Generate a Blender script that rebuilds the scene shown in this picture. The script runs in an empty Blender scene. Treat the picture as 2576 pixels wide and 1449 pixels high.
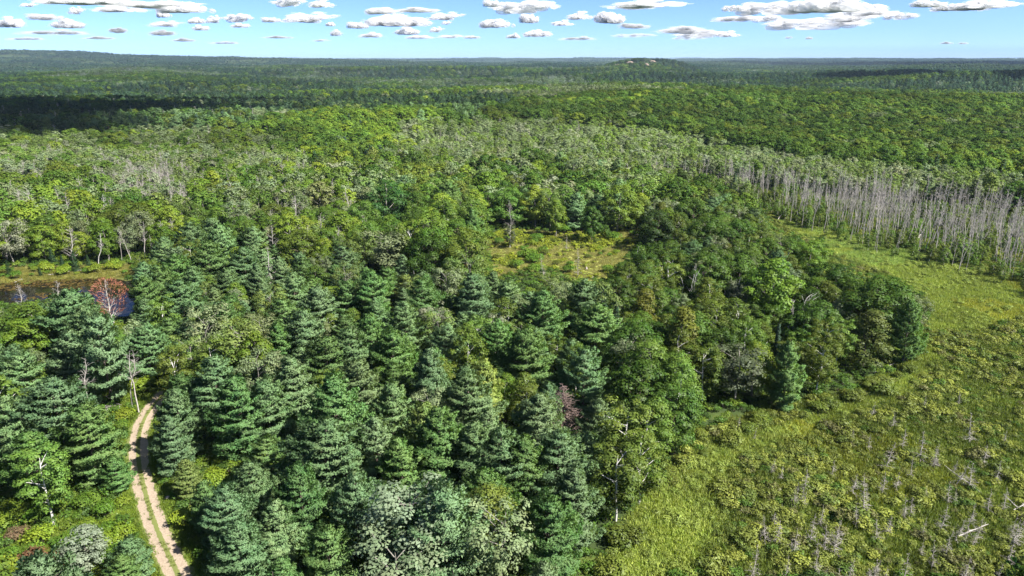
import bpy, math, random
import numpy as np
from mathutils import Vector, Matrix

SC = bpy.context.scene
COL = SC.collection
RNG = np.random.default_rng(20240817)
random.seed(11)
R = math.radians

# ------------------------------------------------------------------ camera, sky, sun, exposure
CAM_H, PITCH, TH = 62.0, R(18.3), 0.74
TV = TH * 9 / 16
cam_data = bpy.data.cameras.new('camera')
cam_data.sensor_width = 36.0
cam_data.lens = 18.0 / TH
cam_data.clip_start = 1.0
cam_data.clip_end = 200000.0
cam = bpy.data.objects.new('camera', cam_data)
cam.location = (0, 0, CAM_H)
cam.rotation_euler = (R(90) - PITCH, 0, 0)
COL.objects.link(cam)
SC.camera = cam

SUN_EL, SUN_AZ = R(47), R(117)          # azimuth clockwise from +Y: to the right and a little behind the camera
SUN_DIR = Vector((math.sin(SUN_AZ) * math.cos(SUN_EL), math.cos(SUN_AZ) * math.cos(SUN_EL), math.sin(SUN_EL)))
world = bpy.data.worlds.new('World')
SC.world = world
world.use_nodes = True
wn, wl = world.node_tree.nodes, world.node_tree.links
wn.clear()
sky = wn.new('ShaderNodeTexSky')
sky.sky_type = 'NISHITA'
sky.sun_disc = False
sky.sun_elevation = SUN_EL
sky.sun_rotation = SUN_AZ
sky.altitude = 0
sky.air_density = 0.35
sky.dust_density = 0.4
sky.ozone_density = 7.5
hsv = wn.new('ShaderNodeHueSaturation')
hsv.inputs['Saturation'].default_value = 1.0
bg = wn.new('ShaderNodeBackground')
bg.inputs['Strength'].default_value = 0.08
wo = wn.new('ShaderNodeOutputWorld')
wl.new(sky.outputs[0], hsv.inputs['Color'])
wl.new(hsv.outputs[0], bg.inputs[0])
wl.new(bg.outputs[0], wo.inputs[0])

sun_data = bpy.data.lights.new('sun', 'SUN')
sun_data.energy = 4.1
sun_data.angle = R(0.5)
sun_data.color = (1.0, 0.955, 0.88)
sun = bpy.data.objects.new('sun', sun_data)
sun.rotation_euler = (-SUN_DIR).to_track_quat('-Z', 'Y').to_euler()
sun.location = (0, 0, 300)
COL.objects.link(sun)

SC.view_settings.view_transform = 'Standard'
SC.view_settings.look = 'None'
SC.view_settings.gamma = 1.0
SC.view_settings.use_curve_mapping = False
SC.view_settings.exposure = 1.68
try:
    SC.cycles.max_bounces = 6
    SC.cycles.diffuse_bounces = 4
    SC.cycles.transmission_bounces = 4
    SC.cycles.transparent_max_bounces = 24
    SC.cycles.volume_bounces = 0
    SC.cycles.use_denoising = True
    SC.cycles.denoiser = 'OPENIMAGEDENOISE'
    SC.cycles.denoising_input_passes = 'RGB_ALBEDO_NORMAL'
    SC.cycles.denoising_prefilter = 'ACCURATE'
except Exception:
    pass

# ------------------------------------------------------------------ projection helpers (the photo measured as 2576 x 1449)
PW, PH = 2576.0, 1449.0
cp, sp = math.cos(PITCH), math.sin(PITCH)


def project(x, y, z):
    dx, dy, dz = np.asarray(x, float), np.asarray(y, float), np.asarray(z, float) - CAM_H
    depth = dy * cp - dz * sp
    depth = np.where(depth < 1.0, 1.0, depth)
    u = dx / depth / TH
    v = (dy * sp + dz * cp) / depth / TV
    return (u + 1) * 0.5 * PW, (1 - v) * 0.5 * PH, depth


def inpoly(px, py, poly):
    px, py = np.asarray(px, float), np.asarray(py, float)
    res = np.zeros(px.shape, bool)
    n = len(poly)
    for i in range(n):
        x0, y0 = poly[i]
        x1, y1 = poly[(i + 1) % n]
        c = ((y0 > py) != (y1 > py))
        with np.errstate(divide='ignore', invalid='ignore'):
            xi = (x1 - x0) * (py - y0) / ((y1 - y0) if y1 != y0 else 1e-9) + x0
        res ^= c & (px < xi)
    return res


# value noise on a lattice, vectorised
_perm = RNG.permutation(4096)


def vnoise(x, y, seed=0):
    x = np.asarray(x, float) + seed * 17.31
    y = np.asarray(y, float) - seed * 9.77
    xi, yi = np.floor(x).astype(np.int64), np.floor(y).astype(np.int64)
    fx, fy = x - xi, y - yi
    fx, fy = fx * fx * (3 - 2 * fx), fy * fy * (3 - 2 * fy)

    def h(a, b):
        return _perm[(_perm[a & 4095] + b) & 4095] / 4095.0
    return (h(xi, yi) * (1 - fx) + h(xi + 1, yi) * fx) * (1 - fy) + (h(xi, yi + 1) * (1 - fx) + h(xi + 1, yi + 1) * fx) * fy


def fbm(x, y, seed=0, octv=3):
    s, a, t = 0, 1.0, 0
    for k in range(octv):
        s = s + a * vnoise(np.asarray(x) * 2 ** k, np.asarray(y) * 2 ** k, seed + k * 3)
        t += a
        a *= 0.5
    return s / t


def sstep(a, b, x):
    t = np.clip((np.asarray(x, float) - a) / (b - a), 0, 1)
    return t * t * (3 - 2 * t)


def ground(x, y):
    x, y = np.asarray(x, float), np.asarray(y, float)
    d = np.hypot(x, y)
    g = 0.5 * (fbm(x / 60, y / 60, 5) - 0.5)
    amp = sstep(450, 900, d) * 12 + sstep(800, 2000, d) * 32 + sstep(4000, 9000, d) * 10
    g = g + amp * (fbm(x / 760, y / 420, 2, 2) - 0.47) * 1.5
    # long wooded ridge behind the dead tree belt
    yc = 770 - 0.12 * np.clip(x, 0, 900)
    g = g + 17 * np.exp(-((y - yc) / 120) ** 2) * sstep(-200, 160, x) * (0.8 + 0.4 * fbm(x / 170, y / 400, 14))
    # low maple rise in the middle distance
    g = g + 8 * np.exp(-((x + 110) / 130) ** 2 - ((y - 610) / 80) ** 2)
    # bare rock hill
    g = g + 54 * np.exp(-(np.abs(x - 560) / 200) ** 3 - ((y - 3080) / 260) ** 2) + 20 * np.exp(-((x - 760) / 480) ** 2 - ((y - 3300) / 420) ** 2)
    # far ridge falling away from the left
    g = g + (30 + 80 * sstep(-1200, -5200, x)) * np.exp(-((y - 6500) / 1300) ** 2) * sstep(300, -1800, x)
    # last blue ridges
    g = g + 52 * np.exp(-((y - 13500) / 2500) ** 2) * (0.75 + 0.5 * fbm(x / 2600, y / 9000, 9)) * sstep(900, 5000, y)
    g = g + 60 * sstep(16000, 23000, y) * (0.8 + 0.4 * fbm(x / 4000, y / 9000, 19))
    return g


def at_height(px, py, h):
    """Ground point whose point h metres up shows at pixel (px, py)."""
    u = (px / PW * 2 - 1) * TH
    v = (1 - py / PH * 2) * TV
    d = np.array([u, cp + v * sp, -sp + v * cp])
    g = 0.0
    for _ in range(6):
        t = (g + h - CAM_H) / d[2]
        x, y = d[0] * t, d[1] * t
        g = float(ground(x, y))
    return x, y


# ------------------------------------------------------------------ zones, drawn over the photo and read back on the ground
MARSH = [(1490, 1460), (1550, 1340), (1610, 1250), (1690, 1180), (1750, 1110), (1850, 1055), (1990, 1015), (2140, 985), (2240, 945), (2325, 890),
         (2345, 800), (2320, 745), (2250, 705), (2150, 690), (2095, 640), (2070, 605), (1965, 585), (1925, 540), (2020, 560), (2200, 615),
         (2340, 640), (2580, 715), (2900, 800), (3100, 1460)]
CLEARING = [(1212, 600), (1262, 578), (1420, 585), (1500, 578), (1612, 580), (1600, 625), (1572, 655), (1545, 700), (1440, 705), (1370, 670), (1300, 690), (1248, 702), (1240, 650)]
POND = [(-80, 720), (60, 705), (190, 700), (300, 696), (340, 715), (338, 800), (285, 800), (250, 770), (150, 745), (100, 760), (-80, 780)]
SHORE = [(-120, 690), (60, 672), (240, 668), (330, 665), (345, 700), (300, 700), (60, 715), (-120, 735)]
VERGE = [[(215, 985), (300, 960), (372, 965), (370, 1060), (335, 1100), (290, 1060), (232, 1040)],
         [(372, 1160), (470, 1130), (640, 1130), (650, 1180), (510, 1230), (470, 1310), (430, 1330), (385, 1250)],
         [(150, 1225), (320, 1212), (345, 1300), (400, 1449), (330, 1470), (230, 1330)],
         [(-150, 1260), (150, 1240), (260, 1330), (340, 1460), (-150, 1470)]]
TRACK_PX = [(486, 1560), (462, 1480), (446, 1440), (408, 1365), (382, 1300), (362, 1230), (351, 1180), (346, 1130), (350, 1090), (362, 1055), (385, 1020), (420, 985)]
DEADBELT = [(1600, 455), (1700, 470), (1850, 505), (1915, 535), (2020, 580), (2200, 640), (2330, 665), (2480, 705), (2620, 760), (2800, 820),
            (2800, 600), (2600, 545), (2400, 530), (2200, 512), (2000, 492), (1850, 468), (1700, 442)]
track_pts = np.array([at_height(a, b, 0.0) for a, b in TRACK_PX])


def resample(p, step):
    seg = np.hypot(*np.diff(p, axis=0).T)
    s = np.r_[0, np.cumsum(seg)]
    t = np.arange(0, s[-1], step)
    q = np.stack([np.interp(t, s, p[:, k]) for k in (0, 1)], 1)
    for _ in range(12):
        q[1:-1] = 0.25 * q[:-2] + 0.5 * q[1:-1] + 0.25 * q[2:]
    return q


track_line = resample(track_pts, 1.0)


def dist_track(x, y):
    x, y = np.atleast_1d(x), np.atleast_1d(y)
    best = np.full(x.shape, 1e9)
    for q in track_line[::2]:
        best = np.minimum(best, np.hypot(x - q[0], y - q[1]))
    return best


PINE_STAND = [(330, 620), (560, 560), (740, 640), (1000, 640), (1230, 690), (1350, 730), (1540, 790), (1570, 900), (1560, 1010), (1470, 1080), (1500, 1300),
              (1470, 1500), (470, 1500), (350, 1200), (365, 950), (330, 800)]
LEFT_FRONT = [(-400, 720), (120, 720), (330, 790), (370, 950), (340, 1200), (420, 1500), (-400, 1500)]
POND_BACK = [(-400, 450), (300, 430), (900, 440), (960, 640), (560, 640), (330, 660), (-400, 690)]
PENINSULA = [(1540, 660), (1620, 540), (1640, 440), (1760, 440), (1930, 540), (2090, 600), (2110, 680), (2350, 720), (2360, 900), (2150, 990), (1850, 1040), (1600, 1260),
             (1480, 1440), (1500, 1080), (1570, 900)]
MID_WOOD = [(900, 440), (960, 400), (1330, 410), (1640, 440), (1620, 600), (1210, 620), (1230, 690), (960, 650)]
RIDGE = [(1180, 305), (1290, 262), (1500, 240), (1900, 225), (2600, 250), (3200, 280), (3200, 470), (2600, 440), (2050, 400), (1800, 352), (1600, 315), (1400, 305)]
GREYWOOD = [(1000, 300), (1400, 300), (1600, 315), (1800, 352), (2050, 400), (2600, 445), (3200, 480), (3200, 560), (2600, 470), (1900, 470), (1640, 440), (1330, 410), (960, 400)]
GREYLEFT = [(-400, 325), (650, 325), (760, 380), (820, 440), (300, 435), (-400, 450)]
MAPLERISE = [(620, 330), (800, 285), (1150, 285), (1180, 330), (960, 400), (820, 420), (700, 370)]
DARKLEFT = [(-400, 250), (350, 258), (640, 285), (640, 325), (-400, 325)]

# ------------------------------------------------------------------ materials


def new_mat(name):
    m = bpy.data.materials.new(name)
    m.use_nodes = True
    n, l = m.node_tree.nodes, m.node_tree.links
    n.clear()
    o = n.new('ShaderNodeOutputMaterial')
    return m, n, l, o


def foliage_mat(name, translucent=0.34, vary=0.55, gloss=0.06):
    m, n, l, o = new_mat(name)
    at = n.new('ShaderNodeAttribute')
    at.attribute_type = 'INSTANCER'
    at.attribute_name = 'tint'
    geo = n.new('ShaderNodeNewGeometry')
    mr = n.new('ShaderNodeMapRange')
    mr.inputs['To Min'].default_value = 1 - vary
    mr.inputs['To Max'].default_value = 1 + vary
    l.new(geo.outputs['Random Per Island'], mr.inputs['Value'])
    tc = n.new('ShaderNodeTexCoord')
    nz = n.new('ShaderNodeTexNoise')
    nz.inputs['Scale'].default_value = 0.45
    nz.inputs['Detail'].default_value = 2
    l.new(tc.outputs['Object'], nz.inputs['Vector'])
    hs = n.new('ShaderNodeHueSaturation')
    hr = n.new('ShaderNodeMapRange')
    hr.inputs['From Min'].default_value = 0.3
    hr.inputs['From Max'].default_value = 0.7
    hr.inputs['To Min'].default_value = 0.482
    hr.inputs['To Max'].default_value = 0.515
    l.new(nz.outputs['Fac'], hr.inputs['Value'])
    l.new(hr.outputs[0], hs.inputs['Hue'])
    hs.inputs['Saturation'].default_value = 1.0
    l.new(mr.outputs[0], hs.inputs['Value'])
    l.new(at.outputs['Color'], hs.inputs['Color'])
    d = n.new('ShaderNodeBsdfDiffuse')
    t = n.new('ShaderNodeBsdfTranslucent')
    warm = n.new('ShaderNodeMixRGB')
    warm.blend_type = 'MULTIPLY'
    warm.inputs[0].default_value = 1.0
    warm.inputs[2].default_value = (1.15, 1.2, 0.55, 1)
    l.new(hs.outputs[0], warm.inputs[1])
    l.new(hs.outputs[0], d.inputs[0])
    l.new(warm.outputs[0], t.inputs[0])
    mx = n.new('ShaderNodeMixShader')
    mx.inputs[0].default_value = translucent
    l.new(d.outputs[0], mx.inputs[1])
    l.new(t.outputs[0], mx.inputs[2])
    g = n.new('ShaderNodeBsdfGlossy')
    g.inputs['Roughness'].default_value = 0.5
    g.inputs['Color'].default_value = (0.7, 0.75, 0.7, 1)
    m2 = n.new('ShaderNodeMixShader')
    m2.inputs[0].default_value = gloss
    l.new(mx.outputs[0], m2.inputs[1])
    l.new(g.outputs[0], m2.inputs[2])
    l.new(m2.outputs[0], o.inputs[0])
    return m


def noise_mat(name, c1, c2, scale=3.0, rough=0.9, stretch=(1, 1, 1), detail=4, bump=0.0):
    m, n, l, o = new_mat(name)
    tc = n.new('ShaderNodeTexCoord')
    mp = n.new('ShaderNodeMapping')
    mp.inputs['Scale'].default_value = stretch
    l.new(tc.outputs['Object'], mp.inputs[0])
    nz = n.new('ShaderNodeTexNoise')
    nz.inputs['Scale'].default_value = scale
    nz.inputs['Detail'].default_value = detail
    l.new(mp.outputs[0], nz.inputs['Vector'])
    rp = n.new('ShaderNodeValToRGB')
    rp.color_ramp.elements[0].position = 0.35
    rp.color_ramp.elements[1].position = 0.65
    rp.color_ramp.elements[0].color = (*c1, 1)
    rp.color_ramp.elements[1].color = (*c2, 1)
    l.new(nz.outputs['Fac'], rp.inputs[0])
    b = n.new('ShaderNodeBsdfPrincipled')
    b.inputs['Roughness'].default_value = rough
    b.inputs['Specular IOR Level'].default_value = 0.2
    l.new(rp.outputs[0], b.inputs['Base Color'])
    if bump:
        bp = n.new('ShaderNodeBump')
        bp.inputs['Strength'].default_value = bump
        l.new(nz.outputs['Fac'], bp.inputs['Height'])
        l.new(bp.outputs[0], b.inputs['Normal'])
    l.new(b.outputs[0], o.inputs[0])
    return m


M_LEAF = foliage_mat('leaves', 0.27, 0.22, 0.015)
M_LEAF_FAR = foliage_mat('leaves_far', 0.2, 0.12, 0.01)
M_NEEDLE = foliage_mat('needles', 0.34, 0.28, 0.01)
M_GRASS = foliage_mat('grass_blades', 0.3, 0.35, 0.04)
M_BARK = noise_mat('brown_bark', (0.06, 0.045, 0.035), (0.16, 0.13, 0.11), 6, stretch=(1, 1, 0.2))
M_BARKGREY = noise_mat('grey_bark', (0.13, 0.12, 0.10), (0.28, 0.26, 0.23), 5, stretch=(1, 1, 0.3))
M_BARKWHITE = noise_mat('white_birch_bark', (0.42, 0.40, 0.37), (0.66, 0.64, 0.6), 4, stretch=(1, 1, 1.5))
M_DEAD = noise_mat('weathered_dead_wood', (0.255, 0.232, 0.208), (0.45, 0.42, 0.38), 5, stretch=(1, 1, 0.2))
M_DEADWHITE = noise_mat('bleached_dead_wood', (0.36, 0.335, 0.31), (0.56, 0.54, 0.50), 5, stretch=(1, 1, 0.3))
M_LOG = noise_mat('silver_log', (0.27, 0.25, 0.225), (0.42, 0.39, 0.35), 3, stretch=(1, 1, 0.4))
M_DEADBROWN = noise_mat('brown_dead_twigs', (0.10, 0.07, 0.06), (0.19, 0.14, 0.12), 5)
M_ROCK = noise_mat('granite', (0.22, 0.19, 0.175), (0.38, 0.33, 0.30), 1.2, bump=0.4)

# ------------------------------------------------------------------ mesh building


class Geo:
    def __init__(self):
        self.v, self.f3, self.f4, self.n, self.nv = [], [], [], 0, []

    def add(self, v, f, nv=None):
        v = np.asarray(v, np.float32).reshape(-1, 3)
        self.nv.append(np.zeros_like(v) if nv is None else np.asarray(nv, np.float32).reshape(-1, 3))
        f = np.asarray(f, np.int64) + self.n
        (self.f3 if f.shape[1] == 3 else self.f4).append(f)
        self.v.append(v)
        self.n += len(v)

    def arrays(self):
        v = np.concatenate(self.v) if self.v else np.zeros((0, 3), np.float32)
        f3 = np.concatenate(self.f3) if self.f3 else np.zeros((0, 3), np.int64)
        f4 = np.concatenate(self.f4) if self.f4 else np.zeros((0, 4), np.int64)
        return v, f3, f4


def mesh_from(name, geos_mats, smooth=False):
    """One mesh from [(Geo, material), ...]."""
    me = bpy.data.meshes.new(name)
    V, loops, starts, mats, off, ls = [], [], [], [], 0, 0
    for k, (g, m) in enumerate(geos_mats):
        v, f3, f4 = g.arrays()
        V.append(v)
        for f in (f3, f4):
            if len(f):
                w = f.shape[1]
                loops.append((f + off).ravel())
                starts.append(ls + np.arange(len(f)) * w)
                mats.append(np.full(len(f), k))
                ls += len(f) * w
        off += len(v)
        me.materials.append(m)
    V = np.concatenate(V)
    loops, starts, mats = np.concatenate(loops), np.concatenate(starts), np.concatenate(mats)
    me.vertices.add(len(V))
    me.vertices.foreach_set('co', V.astype(np.float32).ravel())
    me.loops.add(len(loops))
    me.loops.foreach_set('vertex_index', loops.astype(np.int32))
    me.polygons.add(len(starts))
    me.polygons.foreach_set('loop_start', starts.astype(np.int32))
    me.polygons.foreach_set('material_index', mats.astype(np.int32))
    if smooth:
        me.polygons.foreach_set('use_smooth', np.ones(len(starts), bool))
    me.update(calc_edges=True)
    NV = np.concatenate([q for g, _ in geos_mats for q in g.nv])
    if np.abs(NV).max() > 0:
        # rows left at zero keep the mesh's own normal
        me.polygons.foreach_set('use_smooth', np.ones(len(starts), bool))
        me.normals_split_custom_set_from_vertices(NV.tolist())
    return me


def unit(a):
    return a / np.maximum(np.linalg.norm(a, axis=-1, keepdims=True), 1e-9)


def leaves(g, c, nrm, size, rng, aspect=0.7, soft=None):
    """Rhombic leaf sprays at c facing nrm."""
    n = len(c)
    nrm = unit(nrm)
    soft = nrm if soft is None else unit(unit(soft) + 0.35 * nrm)
    r = unit(rng.normal(size=(n, 3)))
    t = unit(np.cross(nrm, r))
    s = np.cross(nrm, t)
    size = np.broadcast_to(np.asarray(size, float), (n,))[:, None] * rng.uniform(0.7, 1.3, (n, 1))
    bend = nrm * size * rng.uniform(-0.25, 0.1, (n, 1))
    v = np.stack([c - t * size * 0.5 + bend, c - s * size * 0.5 * aspect, c + t * size * 0.5 + bend, c + s * size * 0.5 * aspect], 1)
    # winding follows the spray's outward side
    g.add(v.reshape(-1, 3), np.arange(4 * n).reshape(n, 4), np.repeat(soft, 4, 0))


def spikes(g, c, d, length, width, rng, out=None):
    """Narrow triangles starting at c along d."""
    n = len(c)
    d = unit(d)
    ref = rng.normal(size=(n, 3)) * (1.0 if out is None else 0.55) + (0 if out is None else out)
    s = unit(np.cross(d, unit(ref)))
    length = np.broadcast_to(np.asarray(length, float), (n,))[:, None]
    width = np.broadcast_to(np.asarray(width, float), (n,))[:, None]
    m = c + d * length * 0.45
    v = np.stack([c, m - s * width * 0.5, c + d * length, m + s * width * 0.5], 1)
    f = np.arange(4 * n).reshape(n, 4)
    if out is None:
        g.add(v.reshape(-1, 3), f)
    else:
        fn = np.cross(d, s)
        flip = (np.cross(v[:, 1] - v[:, 0], v[:, 2] - v[:, 0]) * out).sum(1) < 0
        f[flip] = f[flip][:, ::-1]
        g.add(v.reshape(-1, 3), f, np.repeat(unit(out), 4, 0))


def tube(g, pts, radii, sides=6):
    pts = np.asarray(pts, float)
    n = len(pts)
    tang = unit(np.gradient(pts, axis=0))
    ref = np.array([0.31, 0.95, 0.02]) if abs(tang[:, 2]).mean() > 0.6 else np.array([0, 0, 1.0])
    a = unit(np.cross(tang, ref))
    b = np.cross(tang, a)
    th = np.arange(sides) / sides * 2 * math.pi
    ring = a[:, None] * np.cos(th)[None, :, None] + b[:, None] * np.sin(th)[None, :, None]
    v = pts[:, None] + ring * np.asarray(radii, float)[:, None, None]
    f = []
    for i in range(n - 1):
        for k in range(sides):
            f.append((i * sides + k, i * sides + (k + 1) % sides, (i + 1) * sides + (k + 1) % sides, (i + 1) * sides + k))
    g.add(v.reshape(-1, 3), f)


def bent(p0, p1, sag, rng, n=4, wob=0.04):
    p0, p1 = np.asarray(p0, float), np.asarray(p1, float)
    t = np.linspace(0, 1, n)[:, None]
    p = p0 + (p1 - p0) * t
    p[:, 2] += sag * 4 * t[:, 0] * (1 - t[:, 0])
    L = np.linalg.norm(p1 - p0)
    p[1:-1] += rng.normal(size=(n - 2, 3)) * wob * L
    return p


def make_pine(seed, H=20.0, Lmax=4.6, lod=0, bare=0.1, gap=1.15, plume=0.55, dens=1.0):
    """White pine: tiers of upswept plates of needle tufts round a straight trunk."""
    rng = np.random.default_rng(seed)
    tr, cr = Geo(), Geo()
    k = np.linspace(0, 1, 7)
    lean = rng.normal(size=2) * 0.012 * H
    ax = np.stack([lean[0] * k ** 2, lean[1] * k ** 2, -0.4 + (H + 0.2) * k], 1)
    tube(tr, ax, 0.017 * H * (1 - k) ** 0.8 + 0.03, 7 if lod == 0 else 4)
    z = bare * H
    base = z
    az0 = rng.uniform(0, 6.28)
    C, D, S = [], [], []
    while z < H * 0.985:
        t = (z - base) / (H - base)
        prof = (1 - t ** 1.6) ** 0.85 * (0.74 + 0.26 * min(1, t / 0.25)) + 0.03
        nb = int(rng.integers(4, 7)) if lod == 0 else (4 if lod == 1 else 3)
        for b in range(nb):
            az = az0 + b * 2 * math.pi / nb + rng.normal() * 0.25
            L = Lmax * prof * rng.uniform(0.62, 1.2)
            if rng.random() < 0.09 and t < 0.6:
                continue
            rise = (0.04 + 0.7 * t ** 1.3) + rng.normal() * 0.08
            dirh = np.array([math.cos(az), math.sin(az), 0])
            side = np.array([-math.sin(az), math.cos(az), 0])
            zj = z + rng.uniform(-0.45, 0.45) * gap
            o = np.array([np.interp(zj, ax[:, 2], ax[:, 0]), np.interp(zj, ax[:, 2], ax[:, 1]), zj])
            if lod == 0 and L > 0.8:
                tube(tr, np.stack([o, o + dirh * L * 0.5 + [0, 0, rise * L * 0.35], o + dirh * L * 0.9 + [0, 0, rise * L * 0.85]]), [0.05, 0.035, 0.012], 3)
            nt = max(3, int((5 + L * L * 1.9 + L * 3) * dens * (1.0 if lod == 0 else 0.42 if lod == 1 else 0.16)))
            u = rng.uniform(0.18, 1.0, nt) ** 0.75
            wid = L * 0.40 * np.sin(np.clip(u * 2.6 + 0.35, 0, math.pi)) + 0.12
            w = rng.uniform(-1, 1, nt) * wid
            p = o + dirh * (u * L)[:, None] + side * w[:, None]
            p[:, 2] += rise * L * u ** 1.25 + 0.20 * L * u ** 3 + rng.uniform(-0.2, 0.42, nt)
            d = dirh * (0.55 * u)[:, None] + side * (w / (wid + 0.01) * 0.4)[:, None] + np.array([0, 0, 0.75])
            C.append(p)
            D.append(d)
            S.append(dirh * 0.75 + side * (w / (wid + 0.01) * 0.5)[:, None] + np.array([0, 0, 0.75]))
        z += gap * (1 - 0.45 * t) * rng.uniform(0.75, 1.25) * (1 if lod == 0 else 1.2 if lod == 1 else 1.7)
        az0 += 1.1
    # leader plume
    nt = 14 if lod == 0 else 5
    zz = rng.uniform(0.93, 1.0, nt) * H
    C.append(np.stack([ax[-1, 0] + rng.normal(size=nt) * 0.14, ax[-1, 1] + rng.normal(size=nt) * 0.14, zz], 1))
    D.append(np.tile([0, 0, 1.0], (nt, 1)))
    S.append(np.tile([0.3, -0.3, 0.8], (nt, 1)))
    C, D, S = np.concatenate(C), np.concatenate(D), np.concatenate(S)
    per = 6 if lod == 0 else 5 if lod == 1 else 3
    L = plume * (1.0 if lod == 0 else 1.45 if lod == 1 else 2.4)
    Cc = np.repeat(C, per, 0) + rng.normal(size=(len(C) * per, 3)) * 0.07
    Dd = unit(np.repeat(unit(D), per, 0) + rng.normal(size=(len(C) * per, 3)) * 0.62)
    n = len(Cc)
    spikes(cr, Cc, Dd, L * rng.uniform(0.7, 1.25, n), L * rng.uniform(0.34, 0.5, n), rng, np.repeat(S, per, 0) + rng.normal(size=(n, 3)) * 0.22)
    return tr, cr


def make_spruce(seed, H=14.0, Lmax=2.3, lod=0):
    rng = np.random.default_rng(seed)
    tr, cr = Geo(), Geo()
    k = np.linspace(0, 1, 5)
    tube(tr, np.stack([0 * k, 0 * k, -0.3 + (H + 0.2) * k], 1), 0.012 * H * (1 - k) + 0.02, 5)
    z = 0.05 * H
    C, D = [], []
    while z < H * 0.98:
        t = z / H
        L0 = Lmax * (1 - t) ** 0.9 + 0.12
        nb = 7 if lod == 0 else 4
        for b in range(nb):
            az = rng.uniform(0, 6.28)
            L = L0 * rng.uniform(0.7, 1.15)
            nt = max(2, int((2 + L * 5) * (1 if lod == 0 else 0.4)))
            u = rng.uniform(0.15, 1, nt)
            dirh = np.array([math.cos(az), math.sin(az), 0])
            side = np.array([-math.sin(az), math.cos(az), 0])
            w = rng.uniform(-1, 1, nt) * 0.25 * L
            p = dirh * (u * L)[:, None] + side * w[:, None]
            p[:, 2] += z - 0.32 * L * u + 0.1 * L * u ** 3
            C.append(p)
            D.append(dirh * np.ones((nt, 1)) + np.array([0, 0, 0.15]) + side * (w[:, None] / (L + .01)))
        z += 0.42 * (1 if lod == 0 else 1.6) * rng.uniform(0.8, 1.2)
    C, D = np.concatenate(C), np.concatenate(D)
    per = 4
    Cc = np.repeat(C, per, 0) + rng.normal(size=(len(C) * per, 3)) * 0.06
    Dd = unit(np.repeat(unit(D), per, 0) + rng.normal(size=(len(C) * per, 3)) * 0.5)
    f = 1 if lod == 0 else 1.8
    spikes(cr, Cc, Dd, 0.42 * f * rng.uniform(0.7, 1.2, len(Cc)), 0.17 * f, rng, np.repeat(unit(D), per, 0) + np.array([0, 0, 0.6]))
    return tr, cr


def make_broad(seed, H=15.0, Rc=4.5, bare=0.22, lobes=34, lobe_r=0.27, leaf=0.42, n_leaf=3600, shape='round', sparse=0.0, lod=0, trunk_r=0.016, bark_branches=6):
    """Broadleaf: limbs carrying rounded leaf clumps, gaps between them."""
    rng = np.random.default_rng(seed)
    tr, cr = Geo(), Geo()
    z0 = bare * H
    ch = H - z0
    k = np.linspace(0, 1, 6)
    wob = np.cumsum(rng.normal(size=(6, 2)) * 0.012 * H, 0)
    wob -= wob[0]
    ax = np.stack([wob[:, 0], wob[:, 1], -0.4 + (H * 0.85) * k], 1)
    tube(tr, ax, trunk_r * H * (1 - k) ** 0.7 + 0.03, 7 if lod == 0 else 4)
    Ls = []
    for i in range(lobes):
        # stratified over height, biased to the outer shell
        t = (i + rng.random()) / lobes
        if shape == 'round':
            prof = math.sqrt(max(0.0, 1 - (2 * (t - 0.42)) ** 2 * 0.72)) if t > 0.42 else (0.72 + 0.28 * t / 0.42)
        elif shape == 'ovoid':
            prof = (t / 0.35) ** 0.45 if t < 0.35 else (1 - ((t - 0.35) / 0.65) ** 1.7) ** 0.75
            prof = max(prof, 0.16)
        elif shape == 'cone':
            prof = (1 - t) ** 0.75 * 0.95 + 0.08
        else:  # 'spray': open top, narrow below
            prof = 0.45 + 0.55 * math.sin(min(1, t * 1.15) * math.pi * 0.72)
        az = i * 2.399963 + rng.normal() * 0.35
        rr = Rc * prof * math.sqrt(rng.uniform(0.25, 1.0)) * 0.86
        z = z0 + ch * (0.08 + 0.86 * t)
        lr = Rc * lobe_r * rng.uniform(0.65, 1.35) * (1 - 0.25 * t)
        Ls.append((rr * math.cos(az), rr * math.sin(az), z, lr))
    Ls = np.array(Ls)
    if lod < 2:
        pick = rng.permutation(lobes)[: (bark_branches * 2 if lod == 0 else bark_branches)]
        for i in pick:
            c = Ls[i]
            zb = min(H * 0.8, max(z0 * 0.8, c[2] - np.hypot(c[0], c[1]) * rng.uniform(0.5, 1.0)))
            o = [np.interp(zb, ax[:, 2], ax[:, 0]), np.interp(zb, ax[:, 2], ax[:, 1]), zb]
            tube(tr, bent(o, c[:3], 0.05 * Rc, rng), np.linspace(trunk_r * H * 0.42, 0.025, 4), 4 if lod == 0 else 3)
    nl = int(n_leaf * (1, 0.36, 0.13)[lod])
    lf = leaf * (1, 1.65, 2.6)[lod]
    wgt = Ls[:, 3] ** 2
    which = rng.choice(lobes, nl, p=wgt / wgt.sum())
    d = unit(rng.normal(size=(nl, 3)))
    d[:, 2] = np.where(d[:, 2] < -0.35, -d[:, 2], d[:, 2])
    d = unit(d)
    rad = Ls[which, 3] * rng.uniform(0.55 - 0.3 * sparse, 1.08 + 0.35 * sparse, nl)
    c = Ls[which, :3] + d * rad[:, None] * np.array([1.12, 1.12, 0.78])
    cen = np.array([0, 0, z0 + ch * 0.4])
    nrm = d + 0.5 * unit(c - cen) + np.array([0, 0, 0.35]) + rng.normal(size=(nl, 3)) * 0.45
    leaves(cr, c, nrm, lf, rng, 0.7, d * (1.0, 0.9, 0.55)[lod] + (0.45, 0.6, 1.0)[lod] * unit(c - cen) + np.array([0, 0, 0.25]))
    return tr, cr


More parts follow.
